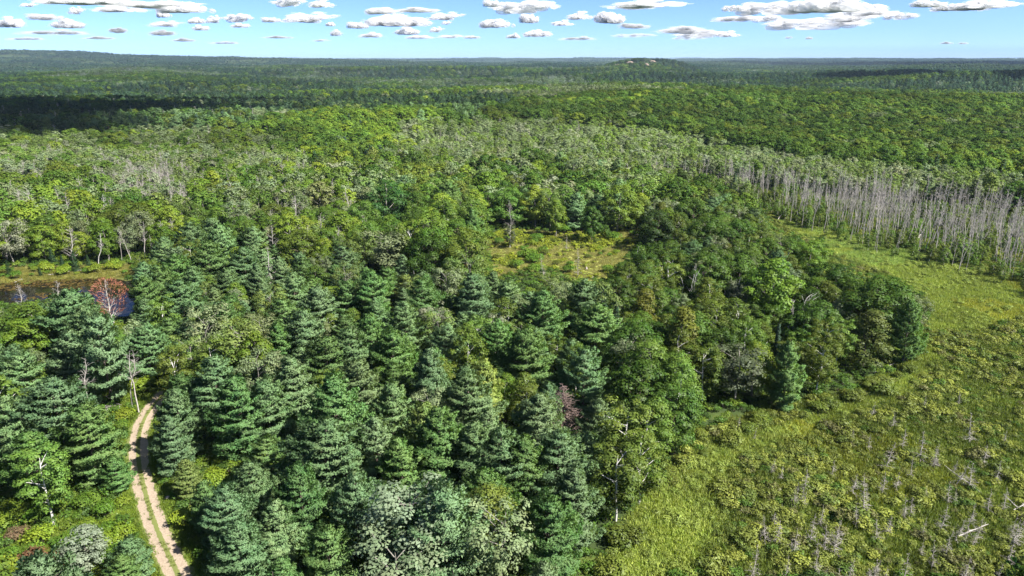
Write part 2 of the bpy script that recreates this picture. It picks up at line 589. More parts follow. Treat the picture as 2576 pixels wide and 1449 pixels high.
def make_dead(seed, H=15.0, nbr=14, style='aspen', r0=0.13):
    rng = np.random.default_rng(seed)
    g, gb = Geo(), Geo()
    k = np.linspace(0, 1, 7)
    wob = np.cumsum(rng.normal(size=(7, 2)) * 0.013 * H, 0)
    wob -= wob[0]
    ax = np.stack([wob[:, 0], wob[:, 1], -0.3 + (H + 0.3) * k], 1)
    tube(g, ax, r0 * (1 - k) ** 0.8 + 0.02, 5)
    for i in range(nbr):
        t = rng.uniform(0.4, 0.97) ** 0.8 if style == 'aspen' else rng.uniform(0.12, 0.98)
        z = t * H
        o = np.array([np.interp(z, ax[:, 2], ax[:, 0]), np.interp(z, ax[:, 2], ax[:, 1]), z])
        az = rng.uniform(0, 6.28)
        if style == 'aspen':
            L, rise = H * rng.uniform(0.08, 0.2) * (1.25 - t), rng.uniform(0.7, 1.7)
        elif style == 'conifer':
            L, rise = H * 0.26 * (1.08 - t) * rng.uniform(0.6, 1.2), rng.uniform(-0.25, 0.25)
        else:
            L, rise = H * rng.uniform(0.14, 0.3) * (1.2 - t), rng.uniform(0.4, 1.2)
        d = np.array([math.cos(az), math.sin(az), rise])
        d /= np.linalg.norm(d)
        e = o + d * L
        br = max(0.025, r0 * 0.4 * (1 - t) + 0.02)
        p = bent(o, e, 0.04 * L, rng)
        tube(gb, p, np.linspace(br, 0.012, 4), 3)
        for q in range(3 if style != 'aspen' else 2):
            a = p[1] + (p[3] - p[1]) * rng.random()
            e2 = a + unit(d + rng.normal(size=3) * 0.55) * L * rng.uniform(0.25, 0.5)
            tube(gb, np.stack([a, (a + e2) / 2 + rng.normal(size=3) * 0.03, e2]), [0.02, 0.016, 0.008], 3)
    return g, gb


def make_multistem(seed, H=9.0, stems=6, spread=0.22):
    rng = np.random.default_rng(seed)
    g = Geo()
    for s in range(stems):
        az = rng.uniform(0, 6.28)
        h = H * rng.uniform(0.6, 1.0)
        top = np.array([math.cos(az) * spread * h, math.sin(az) * spread * h, h])
        b = np.array([math.cos(az) * 0.25, math.sin(az) * 0.25, -0.3])
        p = bent(b, top, 0, rng, 5, 0.03)
        tube(g, p, np.linspace(0.11, 0.03, 5), 4)
        for q in range(5):
            a = p[2] + (p[4] - p[2]) * rng.random()
            e = a + unit(np.array([rng.normal() * 0.6, rng.normal() * 0.6, 1.0])) * h * rng.uniform(0.1, 0.22)
            tube(g, np.stack([a, (a + e) / 2 + rng.normal(size=3) * 0.04, e]), [0.045, 0.03, 0.012], 3)
    return g


def make_bush(seed, Rr=1.0, Hh=1.3, n=420, leaf=0.2, lobes=9):
    rng = np.random.default_rng(seed)
    st, cr = Geo(), Geo()
    c = []
    for i in range(lobes):
        az, rr = i * 2.4, Rr * 0.75 * math.sqrt((i + 0.3) / lobes)
        z = Hh * (0.35 + 0.4 * (1 - (rr / Rr) ** 2) * rng.uniform(0.7, 1.15))
        c.append((rr * math.cos(az), rr * math.sin(az), z, Rr * rng.uniform(0.28, 0.46)))
        tube(st, np.array([[0, 0, -0.1], [rr * 0.5 * math.cos(az), rr * 0.5 * math.sin(az), z * 0.6], [rr * math.cos(az), rr * math.sin(az), z]]), [0.03, 0.02, 0.01], 3)
    c = np.array(c)
    w = rng.integers(0, lobes, n)
    d = unit(rng.normal(size=(n, 3)))
    d[:, 2] = np.where(d[:, 2] < -0.3, -d[:, 2], d[:, 2])
    p = c[w, :3] + d * (c[w, 3] * rng.uniform(0.6, 1.15, n))[:, None] * np.array([1.1, 1.1, 0.85 * Hh / Rr])
    p[:, 2] = np.maximum(p[:, 2], 0.05)
    leaves(cr, p, d + np.array([0, 0, 0.5]) + rng.normal(size=(n, 3)) * 0.45, leaf, rng, 0.7, d + np.array([0, 0, 0.4]))
    return st, cr


def make_grass(seed, size=2.4, n=170, h=0.8, w=0.09, lean=0.35):
    rng = np.random.default_rng(seed)
    g = Geo()
    p = np.stack([rng.uniform(-0.5, 0.5, n) * size, rng.uniform(-0.5, 0.5, n) * size, np.full(n, -0.03)], 1)
    d = np.stack([rng.normal(size=n) * lean, rng.normal(size=n) * lean, np.ones(n)], 1)
    spikes(g, p, d, h * rng.uniform(0.5, 1.2, n), w * rng.uniform(0.7, 1.5, n), rng)
    return g


# ------------------------------------------------------------------ prototypes
class Proto:
    def __init__(self, tr, cr, m_tr, m_cr, H, name):
        self.H = H
        self.trunk = mesh_from(name + '_trunk', [(tr, m_tr)]) if tr else None
        self.crown = mesh_from(name + '_crown', [(cr, m_cr)]) if cr else None
        self.geos = [(a, b) for a, b in ((tr, m_tr), (cr, m_cr)) if a]
        self.joined = None
        self.name = name

    def joint(self):
        if self.joined is None:
            me = mesh_from(self.name, self.geos)
            self.joined = bpy.data.objects.new('source_' + self.name, me)
        return self.joined


SPEC = {}


def species(key, lod, protos):
    SPEC[(key, lod)] = protos


for lod in (0, 1, 2):
    n = (7, 4, 3)[lod]
    ps = []
    for i in range(n):
        rr = np.random.default_rng(100 + i)
        L = (7.2, 6.3, 7.8, 5.9, 7.4, 6.6, 8.0)[i]
        gp = (1.55, 1.3, 1.75, 1.2, 1.6, 1.4, 1.85)[i]
        br = (0.08, 0.05, 0.12, 0.05, 0.1, 0.06, 0.16)[i]
        ps.append(Proto(*make_pine(100 + i, 20, L, lod, br, gp, dens=(1.25, 1.3, 1.4)[lod]), M_BARK, M_NEEDLE, 20, 'white_pine'))
    species('pine', lod, ps)
    species('maple', lod, [Proto(*make_broad(200 + i, 15, (6.0, 6.6, 5.4, 6.9, 5.8)[i], 0.14, 46, 0.25, 0.44, 6400, ('ovoid', 'round', 'ovoid', 'round', 'ovoid')[i], 0.1, lod),
                                 M_BARKGREY, (M_LEAF, M_LEAF_FAR, M_LEAF_FAR)[lod], 15, 'maple_tree') for i in range((5, 3, 3)[lod])])
    species('oak', lod, [Proto(*make_broad(300 + i, 14, (6.6, 7.4, 6.2, 6.9)[i], 0.15, 58, 0.22, 0.42, 7600, 'round', 0.0, lod), M_BARK, (M_LEAF, M_LEAF_FAR, M_LEAF_FAR)[lod], 14, 'oak_tree') for i in range((4, 3, 3)[lod])])
    species('aspen', lod, [Proto(*make_broad(400 + i, 14, (4.2, 3.7, 4.7, 4.0)[i], 0.24, 32, 0.28, 0.38, 3400, ('spray', 'ovoid', 'spray', 'ovoid')[i], 0.5, lod, 0.011), M_BARKGREY, (M_LEAF, M_LEAF_FAR, M_LEAF_FAR)[lod], 14, 'aspen_tree')
                           for i in range((4, 3, 3)[lod])])
    species('birch', lod, [Proto(*make_broad(500 + i, 13, (4.2, 3.7, 4.0)[i], 0.16, 36, 0.26, 0.33, 4200, ('ovoid', 'spray', 'ovoid')[i], 0.4, lod, 0.011), M_BARKWHITE, M_LEAF, 13, 'birch_tree')
                           for i in range((3, 2, 2)[lod])])
    species('spruce', lod, [Proto(*make_spruce(600 + i, 14, (2.4, 2.0, 2.7)[i], min(lod, 1)), M_BARK, M_NEEDLE, 14, 'spruce_tree') for i in range((3, 2, 2)[lod])])
    species('cedar', lod, [Proto(*make_broad(700 + i, 11, (3.1, 3.6)[i], 0.03, 50, 0.27, 0.28, 5200, 'cone', 0.0, lod), M_BARK, M_LEAF, 11, 'cedar_tree') for i in range(2)])
species('dead', 0, [Proto(*make_dead(800 + i, 15, 26, 'aspen', 0.11), M_DEAD, M_DEAD, 15, 'dead_tree') for i in range(6)])
species('deadcon', 0, [Proto(*make_dead(820 + i, 8, 46, 'conifer', 0.1), M_DEAD, M_DEAD, 8, 'dead_conifer') for i in range(4)])
species('deadbroad', 0, [Proto(*make_dead(840 + i, 13, 46, 'broad', 0.16), M_DEAD, M_DEAD, 13, 'bare_tree') for i in range(3)])
species('multistem', 0, [Proto(make_multistem(860 + i), None, M_DEADWHITE, None, 9, 'dead_birch') for i in range(3)])
species('bush', 0, [Proto(*make_bush(900 + i, 1.5, (1.9, 1.5, 2.3, 1.7)[i], 900, 0.24, 13), M_BARK, M_LEAF, (1.9, 1.5, 2.3, 1.7)[i], 'bush') for i in range(4)])
species('lowshrub', 0, [Proto(*make_bush(920 + i, 0.9, (0.85, 1.1, 0.7, 1.0)[i], 210, 0.21, 7), M_BARK, M_LEAF, 0.9, 'low_shrub') for i in range(4)])
species('grass', 0, [Proto(None, make_grass(940 + i, 2.6, 190, (0.7, 0.9, 0.6)[i], 0.10), None, M_GRASS, 0.8, 'grass_clump') for i in range(3)])
species('fern', 0, [Proto(*make_bush(960 + i, 0.55, 0.55, 70, 0.22, 4), M_BARK, M_LEAF, 0.5, 'fern') for i in range(3)])

PAL = {
    'pine': [('blue-green', (0.148, 0.240, 0.105), 5), ('deep green', (0.115, 0.208, 0.062), 4), ('grey-green', (0.155, 0.235, 0.105), 1.2), ('yellowish green', (0.19, 0.25, 0.068), 0.7)],
    'maple': [('bright green', (0.112, 0.185, 0.022), 4), ('yellow-green', (0.155, 0.215, 0.024), 2), ('mid green', (0.085, 0.150, 0.024), 4)],
    'oak': [('dark green', (0.056, 0.108, 0.017), 4), ('olive green', (0.095, 0.135, 0.020), 2), ('mid green', (0.080, 0.146, 0.022), 3)],
    'aspen': [('pale grey-green', (0.160, 0.205, 0.095), 4), ('soft green', (0.128, 0.186, 0.045), 4), ('silvery green', (0.22, 0.25, 0.15), 1)],
    'birch': [('olive green', (0.105, 0.148, 0.024), 4), ('light green', (0.105, 0.178, 0.028), 3)],
    'spruce': [('dark green', (0.044, 0.092, 0.038), 3), ('bluish green', (0.065, 0.12, 0.085), 1)],
    'cedar': [('olive brown-green', (0.120, 0.135, 0.022), 2), ('dull green', (0.075, 0.12, 0.028), 2)],
    'bush': [('bright yellow-green', (0.165, 0.235, 0.024), 3), ('fresh green', (0.095, 0.180, 0.022), 3), ('olive green', (0.115, 0.150, 0.026), 2)],
}


def pick_tint(key, rng, word=None):
    opts = PAL[key]
    if word is None:
        w = np.array([o[2] for o in opts], float)
        o = opts[rng.choice(len(opts), p=w / w.sum())]
    else:
        o = next(q for q in opts if q[0] == word)
    c = np.array(o[1]) * rng.uniform(0.82, 1.2) * np.array([rng.uniform(0.92, 1.08), 1, rng.uniform(0.9, 1.1)])
    return o[0], c


# ------------------------------------------------------------------ the ground
NR, NA = 300, 300
rad = 25 * (26000 / 25) ** (np.linspace(0, 1, NR))
ang = np.linspace(R(-75), R(75), NA)
AP = -190.0
gx = rad[:, None] * np.sin(ang)[None]
gy = AP + rad[:, None] * np.cos(ang)[None]
gz = ground(gx, gy)
gv = np.stack([gx, gy, gz], -1).reshape(-1, 3)
ii, jj = np.meshgrid(np.arange(NR - 1), np.arange(NA - 1), indexing='ij')
a = (ii * NA + jj).ravel()
gf = np.stack([a, a + 1, a + NA + 1, a + NA], 1)[:, ::-1]
ppx, ppy, pdp = project(gv[:, 0], gv[:, 1], gv[:, 2])
front = gv[:, 1] > 40
w_marsh = (inpoly(ppx, ppy, MARSH) | inpoly(ppx, ppy, DEADBELT)) & front
w_clear = inpoly(ppx, ppy, CLEARING) & front
w_verge = np.zeros(len(gv), bool)
for p in VERGE:
    w_verge |= inpoly(ppx, ppy, p)
w_verge &= front
w_verge |= (dist_track(gv[:, 0], gv[:, 1]) < 5)
w_shore = inpoly(ppx, ppy, SHORE) & front


def ground_mat():
    m, n, l, o = new_mat('ground_cover')
    tc = n.new('ShaderNodeTexCoord')
    b = n.new('ShaderNodeBsdfPrincipled')
    b.inputs['Roughness'].default_value = 0.95
    b.inputs['Specular IOR Level'].default_value = 0.1

    def noise_col(c1, c2, sc, lo=0.35, hi=0.65):
        nz = n.new('ShaderNodeTexNoise')
        nz.inputs['Scale'].default_value = sc
        nz.inputs['Detail'].default_value = 6
        l.new(tc.outputs['Object'], nz.inputs['Vector'])
        rp = n.new('ShaderNodeValToRGB')
        rp.color_ramp.elements[0].position = lo
        rp.color_ramp.elements[1].position = hi
        rp.color_ramp.elements[0].color = (*c1, 1)
        rp.color_ramp.elements[1].color = (*c2, 1)
        l.new(nz.outputs['Fac'], rp.inputs[0])
        return rp.outputs[0]
    cur = noise_col((0.025, 0.040, 0.014), (0.05, 0.075, 0.024), 0.3)
    for att, c1, c2, sc in (('marsh', (0.08, 0.12, 0.022), (0.15, 0.19, 0.03), 0.35),
                            ('clear', (0.17, 0.22, 0.035), (0.26, 0.255, 0.07), 0.16),
                            ('verge', (0.09, 0.14, 0.022), (0.16, 0.19, 0.04), 0.5),
                            ('shore', (0.12, 0.13, 0.03), (0.21, 0.18, 0.06), 0.4)):
        at = n.new('ShaderNodeAttribute')
        at.attribute_name = att
        mx = n.new('ShaderNodeMixRGB')
        l.new(at.outputs['Fac'], mx.inputs[0])
        l.new(cur, mx.inputs[1])
        l.new(noise_col(c1, c2, sc), mx.inputs[2])
        cur = mx.outputs[0]
    l.new(cur, b.inputs['Base Color'])
    l.new(b.outputs[0], o.inputs[0])
    return m


gg = Geo()
gg.add(gv, gf)
ground_me = mesh_from('ground', [(gg, ground_mat())], True)
for nm, w in (('marsh', w_marsh), ('clear', w_clear), ('verge', w_verge), ('shore', w_shore)):
    at = ground_me.attributes.new(nm, 'FLOAT', 'POINT')
    at.data.foreach_set('value', w.astype(np.float32))


def link(o):
    COL.objects.link(o)
    return o


def tag(o, label, cat, group=None, kind=None):
    o['label'] = label
    o['category'] = cat
    if group:
        o['group'] = group
    if kind:
        o['kind'] = kind
    return o


tag(link(bpy.data.objects.new('ground', ground_me)), 'rolling forest floor with marsh and dry meadow running to the horizon', 'ground', kind='structure')

# dirt track: two worn wheel ruts with a grassy crown between
def track_mat():
    m, n, l, o = new_mat('track_dirt')
    at = n.new('ShaderNodeAttribute')
    at.attribute_name = 'rut'
    tc = n.new('ShaderNodeTexCoord')
    nz = n.new('ShaderNodeTexNoise')
    nz.inputs['Scale'].default_value = 1.3
    nz.inputs['Detail'].default_value = 6
    l.new(tc.outputs['Object'], nz.inputs['Vector'])
    ad = n.new('ShaderNodeMath')
    ad.operation = 'MULTIPLY_ADD'
    ad.inputs[1].default_value = 1.1
    l.new(nz.outputs['Fac'], ad.inputs[0])
    l.new(at.outputs['Fac'], ad.inputs[2])
    mr = n.new('ShaderNodeMapRange')
    mr.inputs['From Min'].default_value = 0.95
    mr.inputs['From Max'].default_value = 1.15
    l.new(ad.outputs[0], mr.inputs['Value'])
    n2 = n.new('ShaderNodeTexNoise')
    n2.inputs['Scale'].default_value = 5
    n2.inputs['Detail'].default_value = 8
    l.new(tc.outputs['Object'], n2.inputs['Vector'])
    rp = n.new('ShaderNodeValToRGB')
    rp.color_ramp.elements[0].position = 0.3
    rp.color_ramp.elements[1].position = 0.7
    rp.color_ramp.elements[0].color = (0.235, 0.180, 0.128, 1)
    rp.color_ramp.elements[1].color = (0.36, 0.29, 0.212, 1)
    l.new(n2.outputs['Fac'], rp.inputs[0])
    gr = n.new('ShaderNodeRGB')
    gr.outputs[0].default_value = (0.13, 0.15, 0.035, 1)
    mx = n.new('ShaderNodeMixRGB')
    l.new(mr.outputs[0], mx.inputs[0])
    l.new(gr.outputs[0], mx.inputs[1])
    l.new(rp.outputs[0], mx.inputs[2])
    b = n.new('ShaderNodeBsdfPrincipled')
    b.inputs['Roughness'].default_value = 0.95
    l.new(mx.outputs[0], b.inputs['Base Color'])
    l.new(b.outputs[0], o.inputs[0])
    return m


tq = track_line
tt = unit(np.gradient(tq, axis=0))
tnrm = np.stack([-tt[:, 1], tt[:, 0]], 1)
offs = np.array([-2.0, -1.6, -1.25, -0.8, -0.42, -0.2, 0.2, 0.42, 0.8, 1.25, 1.6, 2.0])
ruts = np.array([0, 0.35, 1, 1, 0.75, 0.15, 0.15, 0.75, 1, 1, 0.35, 0])
dz = np.array([0.03, 0.09, 0.07, 0.06, 0.10, 0.14, 0.14, 0.10, 0.06, 0.07, 0.09, 0.03])
tv = []
for i, q in enumerate(tq):
    for k, o_ in enumerate(offs):
        p = q + tnrm[i] * o_ * (0.86 + 0.12 * float(vnoise(i / 7, k * 3.1, 8)))
        tv.append((p[0], p[1], float(ground(p[0], p[1])) + dz[k] + 0.06))
nk = len(offs)
tf = [(i * nk + k, i * nk + k + 1, (i + 1) * nk + k + 1, (i + 1) * nk + k) for i in range(len(tq) - 1) for k in range(nk - 1)]
tg = Geo()
tg.add(tv, tf)
tme = mesh_from('dirt_track', [(tg, track_mat())], True)
at = tme.attributes.new('rut', 'FLOAT', 'POINT')
at.data.foreach_set('value', np.tile(ruts, len(tq)).astype(np.float32))
tag(link(bpy.data.objects.new('dirt_track', tme)), 'pale two-rut dirt track curving up between pines with a grassy crown', 'track', kind='structure')

# pond: dark tannin water, floating mats of weed
m, n, l, o = new_mat('pond_water')
b = n.new('ShaderNodeBsdfPrincipled')
b.inputs['Base Color'].default_value = (0.010, 0.008, 0.006, 1)
b.inputs['Roughness'].default_value = 0.06
b.inputs['IOR'].default_value = 1.33
tc = n.new('ShaderNodeTexCoord')
nz = n.new('ShaderNodeTexNoise')
nz.inputs['Scale'].default_value = 1.5
bp = n.new('ShaderNodeBump')
bp.inputs['Strength'].default_value = 0.03
l.new(tc.outputs['Object'], nz.inputs['Vector'])
l.new(nz.outputs['Fac'], bp.inputs['Height'])
l.new(bp.outputs[0], b.inputs['Normal'])
l.new(b.outputs[0], o.inputs[0])
M_WATER = m
pond_xy = np.array([at_height(a_, b_, 0.3) for a_, b_ in POND])
pc = pond_xy.mean(0)
pg = Geo()
dens_p = resample(np.vstack([pond_xy, pond_xy[:1]]), 2.0)
zt = max(float(ground(dens_p[:, 0], dens_p[:, 1]).max()), float(ground(pc[0], pc[1]))) + 0.12
pv = [(pc[0], pc[1], zt)] + [(p[0], p[1], zt) for p in dens_p]
pg.add(pv, [(0, i, i + 1) for i in range(1, len(pv) - 1)] + [(0, len(pv) - 1, 1)])
tag(link(bpy.data.objects.new('pond_water', mesh_from('pond_water', [(pg, M_WATER)]))), 'dark still pond water with blue sky reflection behind the pines', 'pond', kind='structure')

# ------------------------------------------------------------------ trees: hand placed from the photo first
TREES = []      # dict(key, x, y, H, wide, tint, word, label, variant)
occ = {}


def occupy(x, y, r):
    occ.setdefault((int(x // 8), int(y // 8)), []).append((x, y, r))


def free(x, y, r):
    cx, cy = int(x // 8), int(y // 8)
    for i in (-1, 0, 1):
        for j in (-1, 0, 1):
            for (a_, b_, c_) in occ.get((cx + i, cy + j), ()):
                if (a_ - x) ** 2 + (b_ - y) ** 2 < (r + c_) ** 2:
                    return False
    return True


PACK = {'pine': 4.7, 'maple': 3.9, 'oak': 4.2, 'aspen': 2.6, 'birch': 2.5, 'spruce': 1.5, 'cedar': 1.8, 'dead': 0.9, 'deadcon': 0.8, 'deadbroad': 1.4, 'multistem': 1.2, 'bush': 0.9}


def put(key, px, py, H, word=None, wide=1.0, label=None, variant=None, tint=None, mark=None):
    x, y = at_height(px, py, H * 0.985)
    w, t = (word, None) if key not in PAL else pick_tint(key, RNG, word if any(o[0] == word for o in PAL.get(key, ())) else None)
    if tint is not None:
        t = np.array(tint)
    TREES.append(dict(key=key, x=x, y=y, H=H, wide=wide, tint=t, word=word or w, label=label, variant=variant, mark=mark, hand=True))
    occupy(x, y, PACK[key] * H / 16 * wide if key not in ('bush',) else 0.9)


# landmarks
put('deadbroad', 270, 705, 12, label='russet-twigged dead tree standing beside the blue corner of the pond', wide=1.25, mark='russet dead tree', variant=0, tint=(0.30, 0.115, 0.07))
put('deadbroad', 130, 705, 10, label='bare pale branching tree in front of the dark pond', wide=1.2, mark='pale pond-side tree', variant=1)
put('deadbroad', 42, 715, 8, label='small bare pale tree at the near bank of the pond', wide=1.1, variant=2)
put('deadcon', 1420, 962, 12, label='brown bare conifer among green pines near the marsh edge', wide=1.7, mark='brown bare conifer', variant=0, tint=(0.13, 0.09, 0.08))
put('deadcon', 675, 618, 14, label='tall grey dead conifer between dark green pines', wide=1.1, mark='grey dead conifer', variant=1)
put('aspen', 1045, 1222, 14, 'silvery green', 1.35, 'pale silvery poplar with whitish leaves among the front pines', mark='pale silvery poplar', variant=0, tint=(0.195, 0.255, 0.155))
put('aspen', 1000, 1330, 11, 'silvery green', 1.6, 'broad pale-leaved poplar in front of the silvery poplar', variant=2, tint=(0.18, 0.235, 0.13))
put('aspen', 1250, 1270, 13, 'silvery green', 1.1, 'loose pale poplar with light leaf clumps and dark gaps', mark='loose pale poplar', variant=2, tint=(0.18, 0.235, 0.11))
put('aspen', 200, 1325, 8, 'silvery green', 1.4, 'white-leaved young poplar left of the dirt track', mark='white-leaved young poplar', variant=3, tint=(0.20, 0.24, 0.165))
put('multistem', 1730, 680, 12, label='cluster of bleached white dead birch stems amid dark oaks', mark='bleached dead birch', variant=0)
put('multistem', 1838, 692, 11, label='thin white dead birch stems left of the bright maple', variant=1)
put('multistem', 2010, 722, 12, wide=1.2, label='white dead birch stems right of the bright maple', variant=2)
put('maple', 1945, 650, 17, 'bright green', 1.15, 'tall bright green maple on the wooded point beside the marsh', mark='tall bright maple', variant=0)
put('maple', 2045, 608, 11, 'bright green', 1.3, 'round vivid green tree against the marsh behind the wooded point', mark='round vivid tree', variant=1)
put('oak', 2225, 700, 16, 'dark green', 1.15, 'large round dark oak at the tip of the wooded point', mark='large round dark oak', variant=1)
put('cedar', 2195, 778, 13, 'dull green', 1.5, 'olive-brown cone shaped cedar in front of the round dark oak', mark='olive cone cedar', variant=1, tint=(0.088, 0.112, 0.026))
for a_, b_, h_ in ((1330, 628, 2.6), (1310, 632, 2.2), (1345, 640, 2.8), (1372, 628, 2.0), (1228, 585, 2.4), (1250, 640, 2.0), (1350, 588, 2.6), (1450, 588, 2.2), (1420, 568, 3.2), (1392, 600, 1.6), (1545, 585, 2.6),
                   (1520, 628, 1.4), (1480, 640, 1.2), (1300, 655, 2.4), (1345, 665, 3.0), (1430, 668, 2.4), (1530, 668, 2.2), (1285, 610, 1.6), (1580, 600, 2.0), (1500, 600, 1.5), (1400, 655, 1.5), (1465, 615, 1.3)):
    put('bush', a_, b_, h_, 'fresh green' if h_ > 2.1 else 'olive green', 1.15)
put('oak', 1655, 530, 14, 'olive green', 1.1, 'dark round tree at the clearing edge with wide skirt of leaves', mark='round clearing-edge tree', variant=3, tint=(0.034, 0.062, 0.014))
put('pine', 2300, 765, 14, 'deep green', 0.8, 'pine with drooping green plates at the very tip of the point', variant=2)
put('spruce', 1965, 812, 11, 'bluish green', 0.8, 'slim bluish spruce spire among dark oaks on the point', mark='slim bluish spruce', variant=1)
put('pine', 1990, 868, 13, 'deep green', 0.85, 'dark full pine at the marsh shoreline of the point', mark='dark shoreline pine', variant=1)
put('aspen', 1862, 872, 12, 'pale grey-green', 1.5, 'spreading grey-green tree with forked trunk above the marsh', mark='forked grey-green tree', variant=0, tint=(0.085, 0.105, 0.055))
put('pine', 1187, 528, 14, 'deep green', 0.75, 'dark layered pine at the left rim of the yellow clearing', mark='layered rim pine', variant=2)
put('deadbroad', 1285, 505, 15, label='tall thin grey half-bare tree standing in the yellow clearing', wide=0.8, mark='half-bare grey tree', variant=2)
put('birch', 1283, 562, 9, 'olive green', 1.0, 'ragged olive tree under the half-bare grey tree in the clearing', tint=(0.07, 0.085, 0.04), variant=1)
put('maple', 1400, 502, 14, 'bright green', 0.95, 'bright green tree standing alone at the far rim of the clearing', mark='lone bright tree', variant=2)
put('maple', 1560, 468, 18, 'bright green', 1.15, 'large light green tree behind the right end of the clearing', mark='large light tree', variant=1)
put('oak', 1490, 520, 13, 'dark green', 0.8, 'dark leaning tree between the two bright trees of the clearing', variant=2)
put('oak', 1523, 566, 5.5, 'dark green', 0.8, 'small dark tree with a thin trunk inside the clearing', variant=0)
put('spruce', 1168, 645, 4, None, 1.3, 'small rust-red dying conifer near the yellow clearing', mark='small rust-red conifer', variant=2, tint=(0.25, 0.05, 0.022))
put('deadcon', 1370, 640, 8, label='grey brittle snag in the near side of the clearing', wide=0.6, variant=2)
put('deadcon', 1455, 625, 9, label='pale forked snag near the middle of the clearing', wide=0.7, mark='pale clearing snag', variant=3)
put('deadcon', 1427, 590, 6, label='short grey snag with ivy leaves in the middle of the clearing', wide=0.7, variant=0)
put('dead', 232, 588, 11, label='broken pale snag leaning above the pond shore', wide=1.5, mark='leaning pale snag', variant=0)
put('dead', 345, 560, 13, label='tall forked pale dead trunk behind the pond shore', wide=1.4, mark='tall forked dead trunk', variant=1)
put('dead', 315, 570, 12, label='slim pale dead trunk left of the tall forked dead trunk', variant=2)
put('dead', 292, 580, 11, label='thin dead pole second left of the tall forked dead trunk', variant=3)
put('dead', 375, 590, 10, label='thin dead pole right of the tall forked dead trunk', variant=4)
put('deadbroad', 248, 490, 16, label='whitish dead crown among bright maples above the pond', mark='whitish dead crown', variant=1, tint=None)
put('deadbroad', 55, 425, 13, label='grey bare-topped tree among dark maples far left', variant=0)
put('deadbroad', 105, 430, 13, label='grey bare-topped tree right of its bare neighbour among dark maples', variant=2)
for i_, (a_, b_) in enumerate(((330, 425), (365, 415), (395, 425), (425, 432), (350, 440))):
    put('deadbroad', a_, b_, 14, wide=1.1, variant=i_ % 3)
put('dead', 305, 888, 12, label='pair-forming bare stem on the left, beside the track end', variant=5, wide=1.5)
put('dead', 322, 892, 12, label='bare pale stem beside the bright bushes at the track end', variant=3, wide=1.5, mark='twin bare stems')
put('pine', 240, 800, 18, 'grey-green', 0.85, 'tall pine with a long bare lower trunk near the track end', mark='bare-trunked pine', variant=6)
put('dead', 200, 895, 12, label='thick broken grey trunk left of the bare-trunked pine', variant=0, wide=1.7)
put('birch', 85, 1120, 13, 'light green', 1.0, 'thin loose tree with visible pale stem at the left brush', variant=1)
for a_, b_, h_ in ((75, 1390, 1.9), (120, 1405, 2.1), (40, 1330, 1.8)):
    put('bush', a_, b_, h_, None, 1.3, tint=(0.15, 0.08, 0.042) if a_ in (75, 120) else (0.15, 0.11, 0.06))
    TREES[-1]['word'] = 'rust-red' if a_ in (75, 120) else 'brown'
for a_, b_, h_ in ((125, 622, 6), (180, 632, 6.5), (218, 640, 5), (15, 655, 5), (98, 672, 3), (150, 640, 5)):
    put('spruce', a_, b_, h_, 'dark green', 1.3)
put('maple', 975, 455, 19, 'mid green', 1.25, 'big dense dark-green maple in the wood left of the clearing', mark='big dense maple', variant=3, tint=(0.042, 0.105, 0.022))
put('maple', 1045, 480, 16, 'mid green', 1.0, variant=4)
put('aspen', 965, 575, 15, 'pale grey-green', 1.6, 'wide grey-green poplar with white limbs above the pine stand', mark='wide grey-green poplar', variant=2)
put('maple', 800, 460, 15, 'yellow-green', 1.1, 'cream-topped light tree among dark maples', tint=(0.16, 0.18, 0.07), variant=1)
put('aspen', 600, 810, 14, 'soft green', 1.3, variant=0)
put('maple', 640, 835, 13, 'bright green', 0.9, variant=2)
put('maple', 70, 760, 12, 'yellow-green', 1.5, 'broad yellow-green tree at the near bank of the pond', mark='broad yellow-green tree', variant=3, tint=(0.085, 0.14, 0.02))
put('maple', 60, 800, 10, 'bright green', 1.3, variant=1)
for a_, b_, h_ in ((150, 560, 12), (95, 568, 12), (255, 545, 13.5), (200, 582, 10), (40, 555, 13), (430, 515, 15), (480, 545, 12.5), (545, 520, 14), (620, 500, 14), (395, 560, 11)):
    put('maple', a_, b_, h_, 'yellow-green' if a_ in (150, 430, 200) else 'bright green', 1.05)
